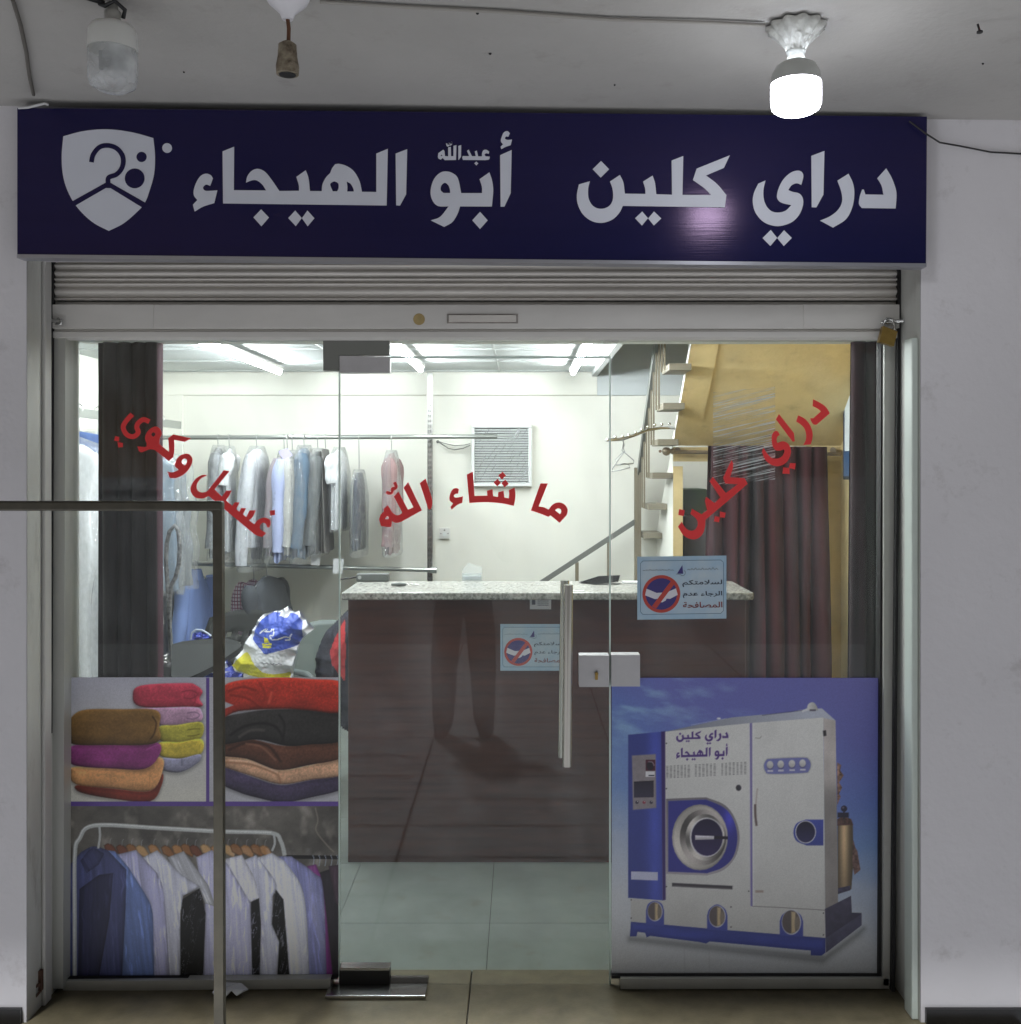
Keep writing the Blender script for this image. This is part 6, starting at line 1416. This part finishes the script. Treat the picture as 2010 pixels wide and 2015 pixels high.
mb = MB(); mb.face([rp(411, 1005), rp(420, 1005), rp(420, 1014), rp(417, 1008)], pipe); mb.build('weld', rl)
mb = MB(); mb.box(-4.2, -4.17, DPp + .001, DPp + .026, -.17, zb_, pipe); mb.build('post', rl)
# ------------------------------------------------------------------ the person holding the camera phone, seen only as a reflection in the door
def person():
    px, py = -.40, -.42
    o = empty('person', (px, py, -.17), 'person in dark shirt and trousers standing in the street, mirrored in the glass door', 'person')
    J = [(0, 0, .98), (0, 0, 1.12), (0, .01, 1.28), (0, 0, 1.43), (0, .01, 1.53), (0, .02, 1.62), (0, .03, 1.76),
         (-.10, 0, .92), (-.13, .03, .52), (-.14, -.01, .10), (-.15, .13, .04), (.10, 0, .92), (.13, .03, .52), (.14, -.01, .10), (.16, .13, .04),
         (-.19, 0, 1.40), (-.25, .06, 1.14), (-.05, .26, 1.34), (.19, 0, 1.40), (.30, .10, 1.20), (.34, .24, 1.50)]
    ED = [(0, 1), (1, 2), (2, 3), (3, 4), (4, 5), (5, 6), (0, 7), (7, 8), (8, 9), (9, 10), (0, 11), (11, 12), (12, 13), (13, 14), (3, 15), (15, 16), (16, 17), (3, 18), (18, 19), (19, 20)]
    RR = [.17, .15, .17, .13, .06, .085, .075, .15, .125, .10, .06, .15, .125, .10, .06, .07, .052, .04, .07, .052, .04]
    me = bpy.data.meshes.new('body'); me.from_pydata(J, ED, []); me.update()
    b = bpy.data.objects.new('body', me); COL.objects.link(b); b.parent = o
    sk = b.modifiers.new('skin', 'SKIN'); sk.use_smooth_shade = True
    for v, r in zip(me.skin_vertices[0].data if me.skin_vertices else [], RR): v.radius = (r, r * .8)
    return o, b, RR
po, pbod, RR = person()
if not pbod.data.skin_vertices:
    import bmesh
    bm = bmesh.new(); bm.from_mesh(pbod.data); lay = bm.verts.layers.skin.verify()
    for v, r in zip(bm.verts, RR): v[lay].radius = (r, r * .8)
    bm.verts.ensure_lookup_table(); bm.verts[0][lay].use_root = True
    bm.to_mesh(pbod.data); bm.free()
pbod.modifiers.new('soft', 'SUBSURF').render_levels = 2
pbod.data.materials.append(mat('dark_clothes', (46, 46, 52), .9))
skinm = mat('skin', (150, 106, 80), .6)
def pp(x, y, z): return Vector((-.40 + x, -.42 + y, -.17 + z))
mb = MB(); mb.sphere(pp(0, .03, 1.68), .098, skinm, 20, (.82, 1, 1.2)); mb.sphere(pp(0, .128, 1.665), .018, skinm, 8, (1, 1, 1.6)); mb.build('head', po)
mb = MB(); mb.sphere(pp(0, .012, 1.705), .103, mat('dark_hair', (24, 20, 18), .6), 18, (.86, 1, 1.12)); mb.build('hair', po)
for hx_, hy_, hz_, s_ in ((-.05, .27, 1.36, 1), (.34, .26, 1.53, -1)):
    mb = MB(); c = pp(hx_, hy_, hz_); mb.sphere(c, .042, skinm, 12, (1, .5, 1.2))
    for k in range(4):
        a = c + Vector(((k - 1.5) * .02, 0, .03)); mb.tube([a, a + Vector((0, .012, .035)), a + Vector((.004 * s_, .03, .05 + .006 * (k % 2)))], [.0095, .009, .0075], skinm, 8)
    mb.tube([c + Vector((.03 * s_, 0, -.01)), c + Vector((.055 * s_, .015, .015)), c + Vector((.05 * s_, .03, .04))], [.012, .011, .009], skinm, 8); mb.build('hand', po)
for sx_ in (-1, 1):
    mb = MB(); c = pp(.15 * sx_, .07, .04); mb.sphere(c, .05, blackm, 14, (.9, 2.4, .8)); mb.build('shoe', po)
